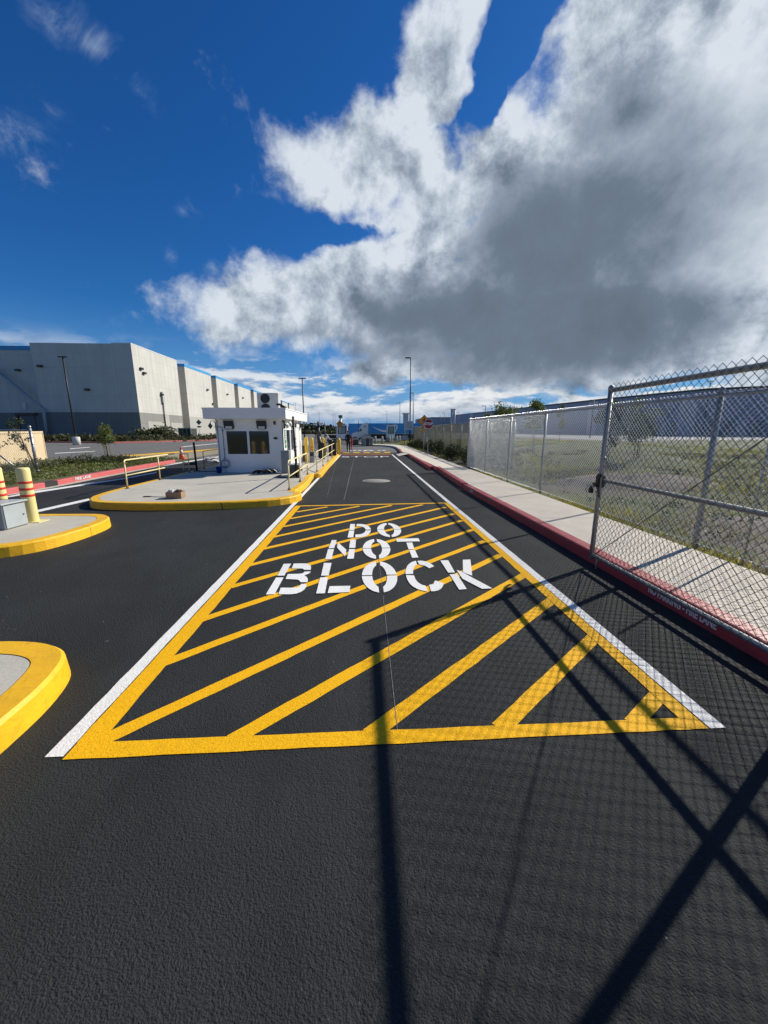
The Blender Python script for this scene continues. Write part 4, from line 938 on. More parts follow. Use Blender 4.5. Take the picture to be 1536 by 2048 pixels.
MB().box(58, 120, 330, 420, 0, 12).build('wall', RWM, rw2); MB().box(57.8, 120.2, 329.8, 420.2, 12, 12.6).build('dark_roof_edge', BRONZE, rw2)
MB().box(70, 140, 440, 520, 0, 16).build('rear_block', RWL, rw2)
struct('service_road', MB().sheet([(40, 60), (128, 76), (92, 104), (84, 140), (64, 299), (40, 299), (50, 180)], -.004), pavement('pale_concrete_road', (.33, .33, .32), .08, .8, .3))

# ------------------------------------------------------------------ vegetation
def leaf_mat(name, c0, c1, sc=2.5, tr_=.25):
    m_ = bpy.data.materials.new(name); m_.use_nodes = True; T = NT(m_.node_tree); b = T.n['Principled BSDF']
    g = T.n.new('ShaderNodeNewGeometry'); n = T.noise(g.outputs['Position'], sc, 4, .6)
    f = T.m('ADD', T.m('MULTIPLY', T.mr(n, .3, .7, 0, 1), .65), T.m('MULTIPLY', g.outputs['Random Per Island'], .35))
    T.put(b.inputs['Base Color'], T.mix(f, tuple(c0)+(1,), tuple(c1)+(1,))); b.inputs['Roughness'].default_value = .6
    b.inputs['Specular IOR Level'].default_value = .3
    tl = T.n.new('ShaderNodeBsdfTranslucent'); T.put(tl.inputs[0], T.mix(f, tuple(x*1.4 for x in c0)+(1,), tuple(x*1.5 for x in c1)+(1,)))
    mx_ = T.n.new('ShaderNodeMixShader'); mx_.inputs[0].default_value = tr_
    T.l.new(b.outputs[0], mx_.inputs[1]); T.l.new(tl.outputs[0], mx_.inputs[2]); T.l.new(mx_.outputs[0], T.n['Material Output'].inputs[0])
    MATS[name] = m_; return m_
LF_D = leaf_mat('dark_leaves', (.012, .022, .008), (.05, .07, .02)); LF_M = leaf_mat('mid_leaves', (.045, .065, .014), (.17, .20, .045))
LF_G = leaf_mat('grey_green_leaves', (.05, .065, .035), (.15, .17, .09)); LF_S = leaf_mat('shrub_leaves', (.022, .032, .014), (.075, .085, .032))
LF_R = leaf_mat('reddish_cover', (.05, .02, .018), (.09, .05, .03)); LF_Y = leaf_mat('field_blades', (.06, .085, .010), (.42, .38, .06), .8, .35); LF_DRY = leaf_mat('dry_blades', (.10, .075, .045), (.30, .25, .16), 1.5, .2)
def leaves(centres, spread, n, size, seed, flat=1.0):
    r = np.random.default_rng(seed); cc = np.asarray(centres)[r.integers(0, len(centres), n)]
    sp = np.asarray(spread) if np.ndim(spread) else np.array([spread]*3)
    p = cc+r.normal(0, 1, (n, 3))*sp*.55
    a = r.normal(0, 1, (n, 3)); a /= np.linalg.norm(a, axis=1)[:, None]; a[:, 2] *= flat
    b = np.cross(a, r.normal(0, 1, (n, 3))); b /= np.linalg.norm(b, axis=1)[:, None]+1e-9
    s = size*r.uniform(.6, 1.3, n)[:, None]
    V = np.stack([p-a*s, p-b*s*.45, p+a*s, p+b*s*.45], 1).reshape(-1, 3)
    return V, np.arange(4*n).reshape(-1, 4)
def young_tree(label, x, y, h, cr, seed, m=LF_M, n=900, stakes=2, leaf=.055, z0=.1, lean=0.0, ncl=16, group='young staked trees', spread=.42, crz=1.0):
    r = np.random.default_rng(seed); t = thing('young_tree', label, 'tree', (x, y, z0), group)
    ch = h*.58; cz = z0+h-ch*.5
    tx = x+lean
    pts = [(x, y, z0-.05), (x+lean*.3+.01, y, z0+h*.25), (x+lean*.6-.01, y+.01, z0+h*.5), (tx, y, z0+h*.85)]
    q = MB(); q.tube(pts, [.028, .024, .018, .006], 7)
    cents = []
    for i in range(ncl):
        a = r.uniform(0, 2*math.pi); u = r.uniform(-1, 1); rr = cr*math.sqrt(max(1-u*u*.8, .05))*r.uniform(.35, 1.0)
        c = (tx+rr*math.cos(a), y+rr*math.sin(a), cz+u*ch*.5*crz); cents.append(c)
        q.tube([(x+lean*.7, y, z0+h*r.uniform(.4, .62)), ((tx+c[0])/2, (y+c[1])/2, (cz+c[2])/2-.03), c], [.010, .006, .002], 5, cap=False)
    q.build('trunk', BARK, t)
    V, F = leaves(cents, cr*spread, n, leaf, seed); npmesh('crown', V, F, m, t)
    for k in range(stakes):
        sx = x+(.10+.03*k)*(1 if k % 2 else -1); MB().cyl((sx, y+.05, z0-.05), (sx+lean*.4, y+.05, z0+h*.55), .014, n=7).build('stake', WOOD, t)
    return t
def GX_(x, y, z=0): p = G(x, y, z); return p.x, p.y
young_tree('round leafy young tree with stakes in the planting strip left of the booth', -13.3, 21.0, 1.75, .33, 3, n=1100, stakes=3, z0=.1, leaf=.05)
young_tree('sparse crooked sapling with dark leaves in front of the beige container', -12.6, 15.6, 1.85, .42, 5, LF_D, 300, 3, lean=-.45, ncl=12, spread=.3)
young_tree('leafy young tree in the field seen through the open gate', 12.6, 17.2, 2.8, .62, 8, LF_M, 2000, 2, .06, 0, ncl=22)
young_tree('dense young tree hidden behind the gate end post', 9.6, 14.8, 2.6, .48, 9, LF_D, 1500, 2, .055, 0)
young_tree('young tree whose crown shows above the middle of the fence', 9.9, 27.0, 3.25, .80, 10, LF_M, 1900, 2, .08, 0)
young_tree('young tree topping the fence right of the middle one', 11.6, 26.0, 3.4, .62, 12, LF_M, 1400, 2, .08, 0)
young_tree('slim green tree far off behind the fence against the warehouse', 25, 48.5, 4.6, .45, 14, LF_M, 500, 0, .13, 0)
young_tree('small bush-like tree near the far corner of the dull fence', 8.4, 26, 2.6, .35, 15, LF_M, 350, 0, .07, 0)
def shrub(name, label, x, y, rx, ry, h, seed, m=LF_S, n=260, leaf=.05, z0=.1, group=None, spiky=False):
    r = np.random.default_rng(seed); cents = []
    for i in range(14):
        a = r.uniform(0, 2*math.pi); d = math.sqrt(r.uniform(0, 1)); cents.append((x+rx*d*math.cos(a), y+ry*d*math.sin(a), z0+h*(.25+.6*r.uniform(0, 1)*(1-d*d*.6))))
    V, F = leaves(cents, (rx*.4, ry*.4, h*.28), n, leaf, seed); V[:, 2] = np.maximum(V[:, 2], z0-.02)
    t = thing(name, label, 'shrub', (x, y, z0), group); npmesh('foliage', V, F, m, t)
    q = MB()
    for c in cents[:6]: q.tube([(x, y, z0-.02), ((x+c[0])/2, (y+c[1])/2, z0+h*.3), c], [.012, .008, .003], 5, cap=False)
    q.build('stems', BARK, t); return t
# low planting mass in the left strip and below the warehouse
def cover(name, label, poly_fn, n, size, h, m, seed, cat='ground cover'):
    r = np.random.default_rng(seed); P_ = np.array([poly_fn(r) for _ in range(n)])
    V, F = leaves(P_, (.10, .10, h*.6), n, size, seed+1); V[:, 2] = np.maximum(V[:, 2], .08)
    o = npmesh(name, V, F, m); return tag(o, label, cat, kind='stuff')
def strip_pt(r):
    y = r.uniform(9.5, 21.3); x = -9.75-r.uniform(0, 1)**1.2*(3.6 if y > 17 else 6.5)-max(0, (y-14))*.02
    return (x, y, .1+.12*r.uniform(0, 1))
cover('ground_cover', 'low brown green ground cover filling the strip behind the left red kerb', strip_pt, 15000, .045, .10, LF_M, 21)
cover('ground_cover', 'dry reddish litter between the shrubs of the left strip', strip_pt, 4000, .03, .04, LF_DRY, 22)
def wh_pt(r):
    x = r.uniform(-95, -33) if r.uniform() < .7 else r.uniform(-50, -24)
    yf = 69-(x+95)/63*16.3; y = yf+.8+r.uniform(0, 1)*12 if x < -33 else r.uniform(58+(x+33)*.1, 88)
    return (x, max(y, 54), .2+.5*r.uniform(0, 1))
cover('ground_cover', 'low green and purple planting in front of the left warehouse', wh_pt, 9000, .30, .45, LF_S, 23)
cover('ground_cover', 'purplish low plants mixed into the bed below the left warehouse', wh_pt, 2500, .26, .4, LF_R, 24)
GSP = 'shrubs in the left planting strip'
shr = [(-11.2, 18.2, .9, .5, .42), (-12.4, 17.6, .8, .5, .5), (-13.2, 16.3, .9, .6, .45), (-14.6, 14.9, 1.0, .6, .5), (-11.8, 19.6, .8, .5, .35), (-12.6, 14.3, .6, .4, .38)]
wdl = ['rounded dark shrub nearest the sapling on the side of the booth', 'dark shrub directly right of the beige container corner', 'low shrub at the foot of the crooked sapling', 'wide grey green shrub in front of the beige container',
       'low shrub beside the round staked tree', 'small grey shrub by the silver fence post']
for i, (x, y, rx, ry, h) in enumerate(shr): shrub('shrub', wdl[i], x, y, rx, ry, h, 30+i, (LF_S, LF_S, LF_G, LF_G, LF_S, LF_G)[i], 900, .045, .1, GSP)
shrub('shrub', 'big rounded bush by the warehouse corner, in front of the dark enclosure', -40, 78, 3.2, 2.2, 2.2, 41, LF_S, 900, .35, .1)
shrub('shrub', 'pale dry bush beside the dark enclosure at the warehouse foot', -38.5, 80, 2, 1.8, 2.4, 42, LF_G, 600, .3, .1)
# row of dark shrubs in front of the far fence
for i in range(11):
    y = 16.6+i*2.15; shrub('fence_shrub', ('%s dark upright shrub in the row before the far fence' % ('nearest', 'second', 'third', 'fourth', 'fifth', 'sixth', 'seventh', 'eighth', 'ninth', 'tenth', 'farthest')[i]),
                          4.95+.12*math.sin(i*2.3), y, .38, .55, .92+.18*math.sin(i*1.7), 50+i, LF_D, 1100, .05, .02, 'row of dark shrubs before the far fence')
struct('mulch_bed', MB().sheet([(4.14, 15.8), (6.15, 15.8), (6.25, 40), (4.25, 38)], .01), mat('mulch', (.035, .028, .02), .95, 0, .3, 8, .6, 30))
# weedy field behind the fence: blades as one mass, denser near the walk
def blades(name, label, n, box, hmax, seed, m, dens=None):
    r = np.random.default_rng(seed); x0, x1, y0, y1 = box
    u = r.uniform(0, 1, n)**1.7; X = x0+(x1-x0)*u; Y = y0+(y1-y0)*r.uniform(0, 1, n)**1.3
    k = (np.sin(X*.9+1.3*np.sin(Y*.55))+np.sin(Y*.7+X*.35+2)+.8*np.sin(X*2.7+Y*1.9))/2.8
    keep = r.uniform(-.55, .55, n) < k+(.25 if dens is None else dens); X, Y, k = X[keep], Y[keep], k[keep]; n = len(X)
    a = r.uniform(0, 2*math.pi, n); h = hmax*(.35+.65*r.uniform(0, 1, n))*(.45+1.0*np.clip(k, -.3, 1))*(1+.6*(np.sin(X*4.1+2*np.sin(Y*3.3)) > .5)); w_ = .006+.0012*np.hypot(X, Y)*.5
    dx_, dy_ = np.cos(a), np.sin(a); lx, ly = r.normal(0, .35, n)*h, r.normal(0, .35, n)*h
    V = np.stack([np.stack([X-dx_*w_, Y-dy_*w_, X*0-.03], -1), np.stack([X+dx_*w_, Y+dy_*w_, X*0-.03], -1), np.stack([X+lx, Y+ly, h], -1)], 1).reshape(-1, 3)
    o = npmesh(name, V, np.arange(3*n).reshape(-1, 3), m); return tag(o, label, 'grass', kind='stuff')
blades('field_grass', 'patchy green and yellow weeds growing over the field behind the fence', 110000, (4.3, 34, 3.2, 75), .20, 61, LF_Y, .02)
blades('dry_grass', 'dry brown stalks and litter between the weeds of the field', 60000, (4.3, 26, 2.0, 50), .15, 62, LF_DRY, .25)
blades('verge_grass', 'thin line of weeds along the inner edge of the sidewalk', 6000, (4.13, 4.5, 3.0, 15.6), .09, 63, LF_Y, .6)
# low mounds and dug soil in the field
def mound(label, x, y, rx, ry, h, seed, m):
    import bmesh
    from mathutils import noise as mn
    n = 26; V = []; F = []
    for i in range(n+1):
        for j in range(n+1):
            u, v = i/n*2-1, j/n*2-1; d = max(0, 1-(u*u+v*v)); p = Vector((u*2.3+seed, v*2.3, 0))
            V.append((x+u*rx, y+v*ry, -.05+h*d**.8*(1+.5*mn.fractal(p*1.5, 1, 2, 4))+.03*d*mn.noise(p*6)))
    F = [(i*(n+1)+j, (i+1)*(n+1)+j, (i+1)*(n+1)+j+1, i*(n+1)+j+1) for i in range(n) for j in range(n)]
    o = npmesh('soil_mound', V, F, m, smooth=True); o['kind'] = 'structure'; return o
SOIL = mat('dug_soil', (.095, .07, .05), .95, 0, .35, 3, .8, 25, dirt=(.045, .034, .026))
mound('', 7.6, 5.4, 2.6, 1.6, .12, 1, SOIL); mound('', 8.5, 11.5, 2.6, 1.5, .30, 2, SOIL); mound('', 13, 19, 4, 3, .5, 3, FIELD); mound('', 18, 30, 7, 5, .6, 4, FIELD); mound('', 6.0, 3.9, 1.5, 1.0, .08, 5, SOIL)
# far tree line and hedges on the horizon
def far_hedge(label, x0, x1, y, h, n, seed, m=LF_D, size=1.1):
    r = np.random.default_rng(seed); c = np.stack([r.uniform(x0, x1, 60), r.uniform(y-3, y+3, 60), r.uniform(.3, 1, 60)**1.5*h*.8], -1)
    V, F = leaves(c, (2.2, 1.5, h*.3), n, size, seed); V[:, 2] = np.maximum(V[:, 2], 0); o = npmesh('tree_line', V, F, m); return tag(o, label, 'tree line', kind='stuff')
far_hedge('dark low tree line on the horizon right of the booth', -52, -8, 290, 5.5, 4000, 70)
far_hedge('low shrubs lining the far edge of the grey lot', -34, -4, 180, 1.6, 2500, 71, LF_S, .6)
far_hedge('dark trees on the horizon behind the blue trailers', -8, 60, 330, 5, 3000, 72)

# ------------------------------------------------------------------ left side: container, fence post, cone
ct = thing('shipping_container', 'beige ribbed metal container at the left edge behind the silver fence post', 'container', (-17, 20, 0))
cm = mat('container_beige', (.66, .53, .34), .5, 0, .05, 1.5, dirt=(.45, .36, .24))
def ribbed(x0, x1, y, z0, z1, pitch=.30, dep=.05):
    n = int((x1-x0)/pitch); pts = []
    for i in range(n):
        a = x0+i*(x1-x0)/n; p = (x1-x0)/n; pts += [(a, y), (a+p*.35, y), (a+p*.5, y+dep), (a+p*.85, y+dep)]
    pts.append((x1, y)); vs = [(a, b, z0) for a, b in pts]+[(a, b, z1) for a, b in pts]; k = len(pts)
    return MB().add(vs, [(i, i+1, k+i+1, k+i) for i in range(k-1)])
pn = AY(-40, 900, 13.5); pf = AY(85, 868, 23.0); ang_ = math.atan2(pf.y-pn.y, pf.x-pn.x); Lc_ = math.hypot(pf.x-pn.x, pf.y-pn.y)
def cput(mb, nm, par=ct): mb.rotz(ang_); mb.move((pn.x, pn.y, 0)); return mb.build(nm, cm, par)
cput(ribbed(0, Lc_-.12, 0, .12, 1.48), 'side_wall'); cput(MB().box(0, Lc_-.12, .06, 2.3, .1, 1.50), 'body')
cput(MB().box(0, Lc_, -.03, .06, 1.48, 1.56), 'top_beam'); cput(MB().box(Lc_-.12, Lc_, -.03, 2.33, .05, 1.48), 'corner_post'); cput(MB().box(0, Lc_-.12, -.02, .06, .05, .14), 'bottom_beam')
lf = thing('gate_fence', 'silver fence post with top rail and diagonal brace in front of the beige container', 'fence', (-11.6, 14.4, .12))
p0 = G(77, 952, .12); p1 = AY(57, 853, p0.y)
MB().cyl((p0.x, p0.y, .1), (p0.x, p0.y, p1.z), .042, n=14).build('post', GALV, lf); MB().lathe((p0.x, p0.y, p1.z), [(.05, -.03), (.05, 0), (.03, .03), (.004, .04)], 14).build('post_cap', GALV, lf)
MB().cyl((p0.x-6, p0.y+1.2, p1.z-.12), (p0.x, p0.y, p1.z-.12), .024, n=10).build('top_rail', GALV, lf)
MB().cyl((p0.x-1.55, p0.y+.25, 1.0), (p0.x-.8, p0.y+.1, .45), .024, n=10).build('brace', GALV, lf)
for z in np.linspace(.3, 1.6, 7): MB().lathe((p0.x, p0.y, z), [(.043, -.012), (.052, -.01), (.052, .01), (.043, .012)], 14).build('clamp', GALVD, lf)
link_fabric('chain_link', p0.x-6, p0.y+1.2, p0.x-.05, p0.y+.01, .15, p1.z-.1, GALVD, lf, .08, .0022)
cne = G(364, 918.5, 0); cn_ = thing('traffic_cone', 'orange traffic cone with a pale band on the concrete apron left of the booth', 'traffic cone', (cne.x, cne.y, 0))
MB().box(cne.x-.2, cne.x+.2, cne.y-.2, cne.y+.2, .002, .035, .01).build('cone_base', ORNG, cn_)
MB().lathe((cne.x, cne.y, .035), [(.15, 0), (.105, .28)], 20).build('cone_body', ORNG, cn_)
MB().lathe((cne.x, cne.y, .315), [(.105, 0), (.065, .22)], 20).build('reflective_band', mat('cone_band', (.62, .50, .42), .4), cn_); MB().lathe((cne.x, cne.y, .535), [(.065, 0), (.03, .17), (.004, .175)], 20).build('cone_tip', ORNG, cn_)

# ------------------------------------------------------------------ light poles
def pole_light(label, x, y, h, r=.07, base=None, arm=0.0, group=None, double=False, m=BRONZE, head=.5):
    t = thing('light_pole', label, 'light pole', (x, y, 0), group); z0 = 0
    if base: MB().lathe((x, y, 0), [(base, -.02), (base, .86), (base*.93, .9), (.01, .905)], 20).build('concrete_base', mat('pole_base_concrete', (.55, .54, .52), .8, 0, .08, 3), t); z0 = .9
    MB().cyl((x, y, z0), (x, y, h), r, r*.75, n=8 if not base else 4).build('pole', m, t)
    hs_ = [(-1, 0)] if not double else [(-1, 0), (1, 0)]
    for sx, _ in hs_:
        q = MB(); q.box(min(x, x+sx*(arm+head)), max(x, x+sx*(arm+head)), y-.15*head*2, y+.15*head*2, h-.06, h+.05, .02); q.build('lamp_head', m, t)
    return t
pole_light('tall dark light pole standing near the road behind the stop sign', 6.05, 50, 10.35, .085, None, .15, head=.55)
pole_light('dark light pole with two heads rising behind the white booth', -8.05, 55, 8.5, .09, None, .05, double=True, head=.45)
pole_light('dark light pole on a white round concrete base before the left warehouse', -32.3, 46, 9.4, .10, .38, .05, double=True, head=.42)
pole_light('slimmer grey light pole directly right of the tall dark pole', 12.9, 100, 10.8, .11, None, .1, m=GREYD, head=.9)
FM = mat('hazed_pole', (.12, .15, .19), .6)  # haze of distance put into a paler, bluer pole colour
for (px, py, Y, wd) in ((800, 806, 140, 'fairly tall pale mast above the right half of the blue trailer'), (774, 822, 190, 'short pale mast above the middle of the blue trailer'), (617, 824, 240, 'faint mast right beside the booth roof edge'),
                        (638, 822, 260, 'faint mast between the booth and the camera mast'), (670, 828, 250, 'faint mast left of the green topped mast'), (666, 830, 230, 'faint short mast beside another near the far yellow sign'),
                        (740, 838, 220, 'faint low mast above the truck cab roof'), (889, 826, 200, 'small mast behind the far fence over the warehouse roof'), (882, 832, 210, 'smaller mast next to the one over the far warehouse roof'), (918, 824, 190, 'small mast above the far right warehouse corner'), (591, 806, 230, 'faint mast at the end of the pale warehouse')):
    v = AY(px, py, Y); pole_light(wd, v.x, Y, v.z, .12, None, .1, 'distant light masts on the horizon', m=FM, head=1.0)
v = AY(972, 812, 95); pole_light('dark light pole rising above the fence in front of the shaded warehouse', v.x, 95, v.z, .12, None, .1, m=BRONZE, head=.9)
v = AY(1188, 800, 80); pole_light('dark light pole at the shaded warehouse left of the gate post', v.x, 80, v.z, .10, None, .1, m=BRONZE, head=.7)
v = AY(1422, 762, 60); pole_light('dark light pole at the warehouse seen above the gate rail', v.x, 60, v.z, .06, None, .05, m=BRONZE, head=.4, double=True)
for k, px in enumerate((904, 909)):
    v = AY(px, 818, 240); q = MB(); q.cyl((v.x, 240, 0), (v.x, 240, v.z), .7, n=10).lathe((v.x, 240, v.z), [(.9, -.6), (.9, 0), (.1, .3)], 10)
    tag(q.build('roof_stack', mat('stack_grey', (.40, .43, .47), .6)), ('left one of two grey stacks over the far warehouse roof', 'right one of two grey stacks over the far warehouse roof')[k], 'stack')
v = AY(812, 826, 110); q = MB(); q.box(v.x-.7, v.x+.7, 110, 111, 0, v.z-.3).box(v.x-.9, v.x+.9, 109.8, 111.2, v.z-.3, v.z); tag(q.build('concrete_tower', mat('stack_pale', (.45, .48, .50), .7)), 'slim pale concrete stack right of the blue trailer', 'stack')
gm = AY(681, 836, 58); gmt = thing('signal_mast', 'white mast with a green box on top beside the far yellow sign', 'mast', (gm.x, 58, 0))
MB().cyl((gm.x, 58, 0), (gm.x, 58, gm.z), .16, n=12).build('pole', WTRIM, gmt); MB().box(gm.x-.28, gm.x+.28, 57.8, 58.3, gm.z, gm.z+.4, .03).build('green_box', mat('mast_green', (.03, .12, .09), .5), gmt)

# ------------------------------------------------------------------ signs
SY = mat('sign_yellow', (.74, .31, .02), .5); SBK = mat('sign_black', (.015, .015, .015), .5); SRED = mat('sign_red', (.30, .012, .018), .45); ALU = mat('sign_aluminium', (.33, .34, .35), .4, .7)
def stop_sign(x, y, zc, r):
    t = thing('stop_sign', 'red octagonal stop sign on a grey post at the inner edge of the sidewalk', 'stop sign', (x, y, .146))
    MB().box(x-.025, x+.025, y+.012, y+.05, 0, zc+r*.9).build('post', GALVD, t)
    oc = lambda R_: [(x+R_*math.cos(math.pi/8+k*math.pi/4), zc+R_*math.sin(math.pi/8+k*math.pi/4)) for k in range(8)]
    MB().prism_xz(oc(r*1.082), y+.001, y+.008).build('sign_back', ALU, t)
    b = MB().prism_xz(oc(r*1.08), y-.004, y-.0005).build('white_border', WTRIM, t)
    f = MB().prism_xz(oc(r*1.0), y-.008, y-.0042).build('red_face', SRED, t)
    text_mesh('sign_lettering', 'STOP', r*.78, WTRIM, f, face_mat((x, y-.0105, zc), (1, 0, 0), (0, 0, 1)), .92, .0015, .008)
    MB().box(x-.085, x-.05, y-.01, y-.004, .98, 1.24).build('reflector_tag', WTRIM, t)
    return t
v = AY(857, 848, 23.6); stop_sign(v.x, 23.6, v.z, .285)
def diamond(x, y, zc, r, label, post=True, placard=True, name='pedestrian_sign', group=None):
    t = thing(name, label, 'sign', (x, y, 0), group)
    MB().cyl((x, y+.03, 0), (x, y+.03, zc+r*.7), .028, n=8).build('post', GALVD, t)
    dm = lambda R_: [(x+R_, zc), (x, zc+R_), (x-R_, zc), (x, zc-R_)]
    MB().prism_xz(dm(r), y-.004, y+.002).build('black_border', SBK, t)
    f = MB().prism_xz(dm(r*.93), y-.008, y-.0042).build('yellow_face', SY, t)
    p = MB(); s_ = r
    def P2(pts): p.prism_xz([(x+a*s_, zc+b*s_) for a, b in pts], y-.0105, y-.0085)
    p.prism_xz([(x+.04*s_+.075*s_*math.cos(a), zc+.42*s_+.075*s_*math.sin(a)) for a in np.linspace(0, 2*math.pi, 13)[:-1]], y-.0105, y-.0085)
    P2([(-.08, .32), (.10, .32), (.14, -.02), (-.10, -.04)]); P2([(-.10, -.04), (.04, -.03), (-.10, -.28), (-.26, -.48), (-.34, -.44), (-.20, -.22)]); P2([(.02, -.03), (.14, -.02), (.22, -.26), (.30, -.50), (.19, -.50), (.12, -.26)])
    P2([(-.08, .32), (-.28, .12), (-.36, -.02), (-.30, -.05), (-.20, .08), (-.06, .2)]); P2([(.10, .32), (.26, .12), (.38, .06), (.36, 0), (.24, .05), (.08, .2)])
    p.build('walking_figure', SBK, f)
    if placard: MB().box(x-.42*r, x+.12*r, y-.008, y-.002, zc-1.58*r, zc-1.12*r).build('arrow_placard', SY, t)
    return t
v = AY(848.5, 842.5, 27); diamond(v.x, 27, v.z, .44, 'yellow diamond pedestrian warning sign just behind the stop sign')
v = AY(679.5, 847.5, 50); diamond(v.x, 50, v.z, .46, 'yellow diamond pedestrian sign far off by the flatbed trailer, left of the trucks')
for (px, py, wd, r_) in ((397.5, 844.5, 'grey diamond seen from behind on a post before the pale warehouse wall', .45),):
    v = AY(px, py, 62); t = thing('road_sign', wd, 'sign', (v.x, 62, 0)); r_ = .42
    MB().cyl((v.x, 62.03, 0), (v.x, 62.03, v.z), .035, n=8).build('post', GALV, t)
    MB().prism_xz([(v.x+r_, v.z), (v.x, v.z+r_), (v.x-r_, v.z), (v.x, v.z-r_)], 61.99, 62.0).build('sign_back', mat('sign_back_grey', (.12, .13, .14), .5, .3), t)
    MB().box(v.x-.28, v.x+.28, 61.99, 62.0, v.z-.8, v.z-.56).build('lower_plate', BRONZE, t)
# dark mesh enclosure at the warehouse foot
en = thing('mesh_enclosure', 'dark screened enclosure of panels at the foot of the pale warehouse', 'enclosure', (-41, 84, 0)); v0 = AY(357, 857, 84); v1 = AY(381, 857, 84)
MB().box(v0.x, v1.x, 84, 87, 0, v0.z-.1).build('screen', mat('dark_screen', (.025, .035, .03), .7), en); q = MB()
q.box(v0.x-.1, v1.x+.1, 83.8, 87.2, v0.z-.1, v0.z+.12).build('top_frame', GREYC, en)
for x in np.linspace(v0.x, v1.x, 4): MB().box(x-.08, x+.08, 83.85, 83.98, 0, v0.z-.1).build('frame_post', GREYC, en)

# ------------------------------------------------------------------ trucks and trailers in the distance
TBLUE = mat('trailer_blue', (.018, .27, .60), .4, 0, .05, .5); TWHITE = mat('truck_white', (.74, .75, .76), .35, 0, .03, 1, coat=.3); TYRE = mat('tyre', (.014, .014, .015), .8); RIM = mat('rim', (.35, .36, .37), .35, .7); TG = mat('truck_glass', (.02, .04, .045), .08, spec=.8)
def wheel(t, x, y, r=.33, wd=.2):
    q = MB(); q.cyl((x, y-wd/2, r), (x, y+wd/2, r), r, n=20); w_ = q.build('wheel', TYRE, t); MB().cyl((x, y-wd/2-.004, r), (x, y-wd/2+.02, r), r*.55, n=16).build('rim', RIM, w_)
def smile(parent, x0, x1, z0, y, m, W):
    # curved arrow: a tapering arc from upper left, low in the middle and up to the arrow head at the right
    n = 26; top = []; bot = []
    for i in range(n+1):
        u = i/n; x = x0+(x1-x0)*u; base = -4*u*(1-u)*.5*W*.52-(.10*W if 0 else 0)
        th = .02*W+.13*W*math.sin(math.pi*min(1, u*1.05))**.8
        zc = z0+base+(.34*W if 0 else 0)-.0*u; zc += (.10*W)*(1-u)*1.6
        top.append((x, zc+th*.35)); bot.append((x, zc-th*.65))
    q = MB()
    for i in range(n): q.add([(bot[i][0], y, bot[i][1]), (bot[i+1][0], y, bot[i+1][1]), (top[i+1][0], y, top[i+1][1]), (top[i][0], y, top[i][1])], [(0, 1, 2, 3)])
    q.build('smile_arc', m, parent, fix=False)
    ax, az = x1+.10*W, z0+.10*W
    MB().prism_xz([(ax-.34*W, az+.13*W), (ax-.20*W, az+.20*W), (ax+.04*W, az+.20*W), (ax+.12*W, az+.10*W), (ax+.08*W, az-.14*W), (ax-.06*W, az-.36*W), (ax-.11*W, az-.34*W), (ax-.02*W, az-.10*W), (ax+.0*W, az+.06*W), (ax-.10*W, az+.10*W), (ax-.30*W, az+.06*W)], y-.004, y).build('arrow_head', m, parent)
TY = 60.0
tx0, tx1 = AY(737, 860, TY).x, AY(842, 860, TY).x; tz1 = AY(770, 846.5, TY).z; tz0 = AY(770, 868.5, TY).z
tr1 = thing('box_trailer', 'long blue box trailer with a white curved arrow, behind the white bollards', 'trailer', (tx0, TY, 0))
bd = MB().box(tx0, tx1, TY, TY+2.2, tz0+.14, tz1, .02).build('box', TBLUE, tr1)
MB().box(tx0-.01, tx1+.01, TY-.012, TY+2.212, tz0, tz0+.139).build('side_rail', mat('trailer_rail', (.28, .33, .38), .5), tr1)
smile(bd, AY(746, 853, TY).x, AY(790, 862, TY).x, AY(747, 857, TY).z, TY-.016, TWHITE, 1.9)
MB().box(tx0, tx0+.05, TY-.02, TY-.005, tz0+.15, tz1-.02).build('corner_rib', GREYC, bd)
for x in (tx1-1.0, tx1-1.8): wheel(tr1, x, TY+.12)
MB().box(tx0+.4, tx1-.2, TY+.5, TY+1.6, .35, tz0-.01).build('underframe', BLACK, tr1)
for x in (tx0+2.6,): MB().box(x, x+.1, TY+.15, TY+.25, .02, tz0-.01).build('landing_leg', GREYD, tr1)
# sleeper tractor facing left
cx0, cx1 = AY(703, 860, TY).x, AY(736.5, 860, TY).x; ch1 = AY(730, 845, TY).z
trk = thing('truck_tractor', 'white sleeper cab truck with roof fairing coupled to the blue box trailer', 'truck', (cx0, TY, 0))
Lc = cx1-cx0; PZ = lambda f, z: (cx0+Lc*f, z)
q = MB(); q.prism_xz([PZ(.02, .45), PZ(1, .45), PZ(1, ch1), PZ(.93, ch1), PZ(.66, ch1-.18), PZ(.50, 2.05), PZ(.42, 1.72), PZ(.40, 1.45), PZ(.06, 1.22), PZ(.0, 1.0)], TY+.05, TY+2.0); q.build('cab_body', TWHITE, trk)
MB().prism_xz([PZ(.44, 1.50), PZ(.60, 1.50), PZ(.60, 1.88), PZ(.50, 1.88)], TY+.03, TY+.049).build('side_window', TG, trk)
MB().prism_xz([PZ(.74, 2.2), PZ(.86, 2.08), PZ(.88, 2.25), PZ(.78, 2.32)], TY+.03, TY+.049).build('roof_side_light', SBK, trk)
MB().box(cx0+Lc*.38, cx0+Lc*.43, TY-.15, TY-.03, 1.35, 1.75, .01).build('mirror', BLACK, trk)
MB().box(cx0+Lc*.02, cx1+.3, TY+.2, TY+1.8, .25, .449).build('chassis', BLACK, trk)
MB().cyl((cx0+Lc*.5, TY-.05, .52), (cx0+Lc*.72, TY-.05, .52), .16, n=14).build('fuel_tank', RIM, trk)
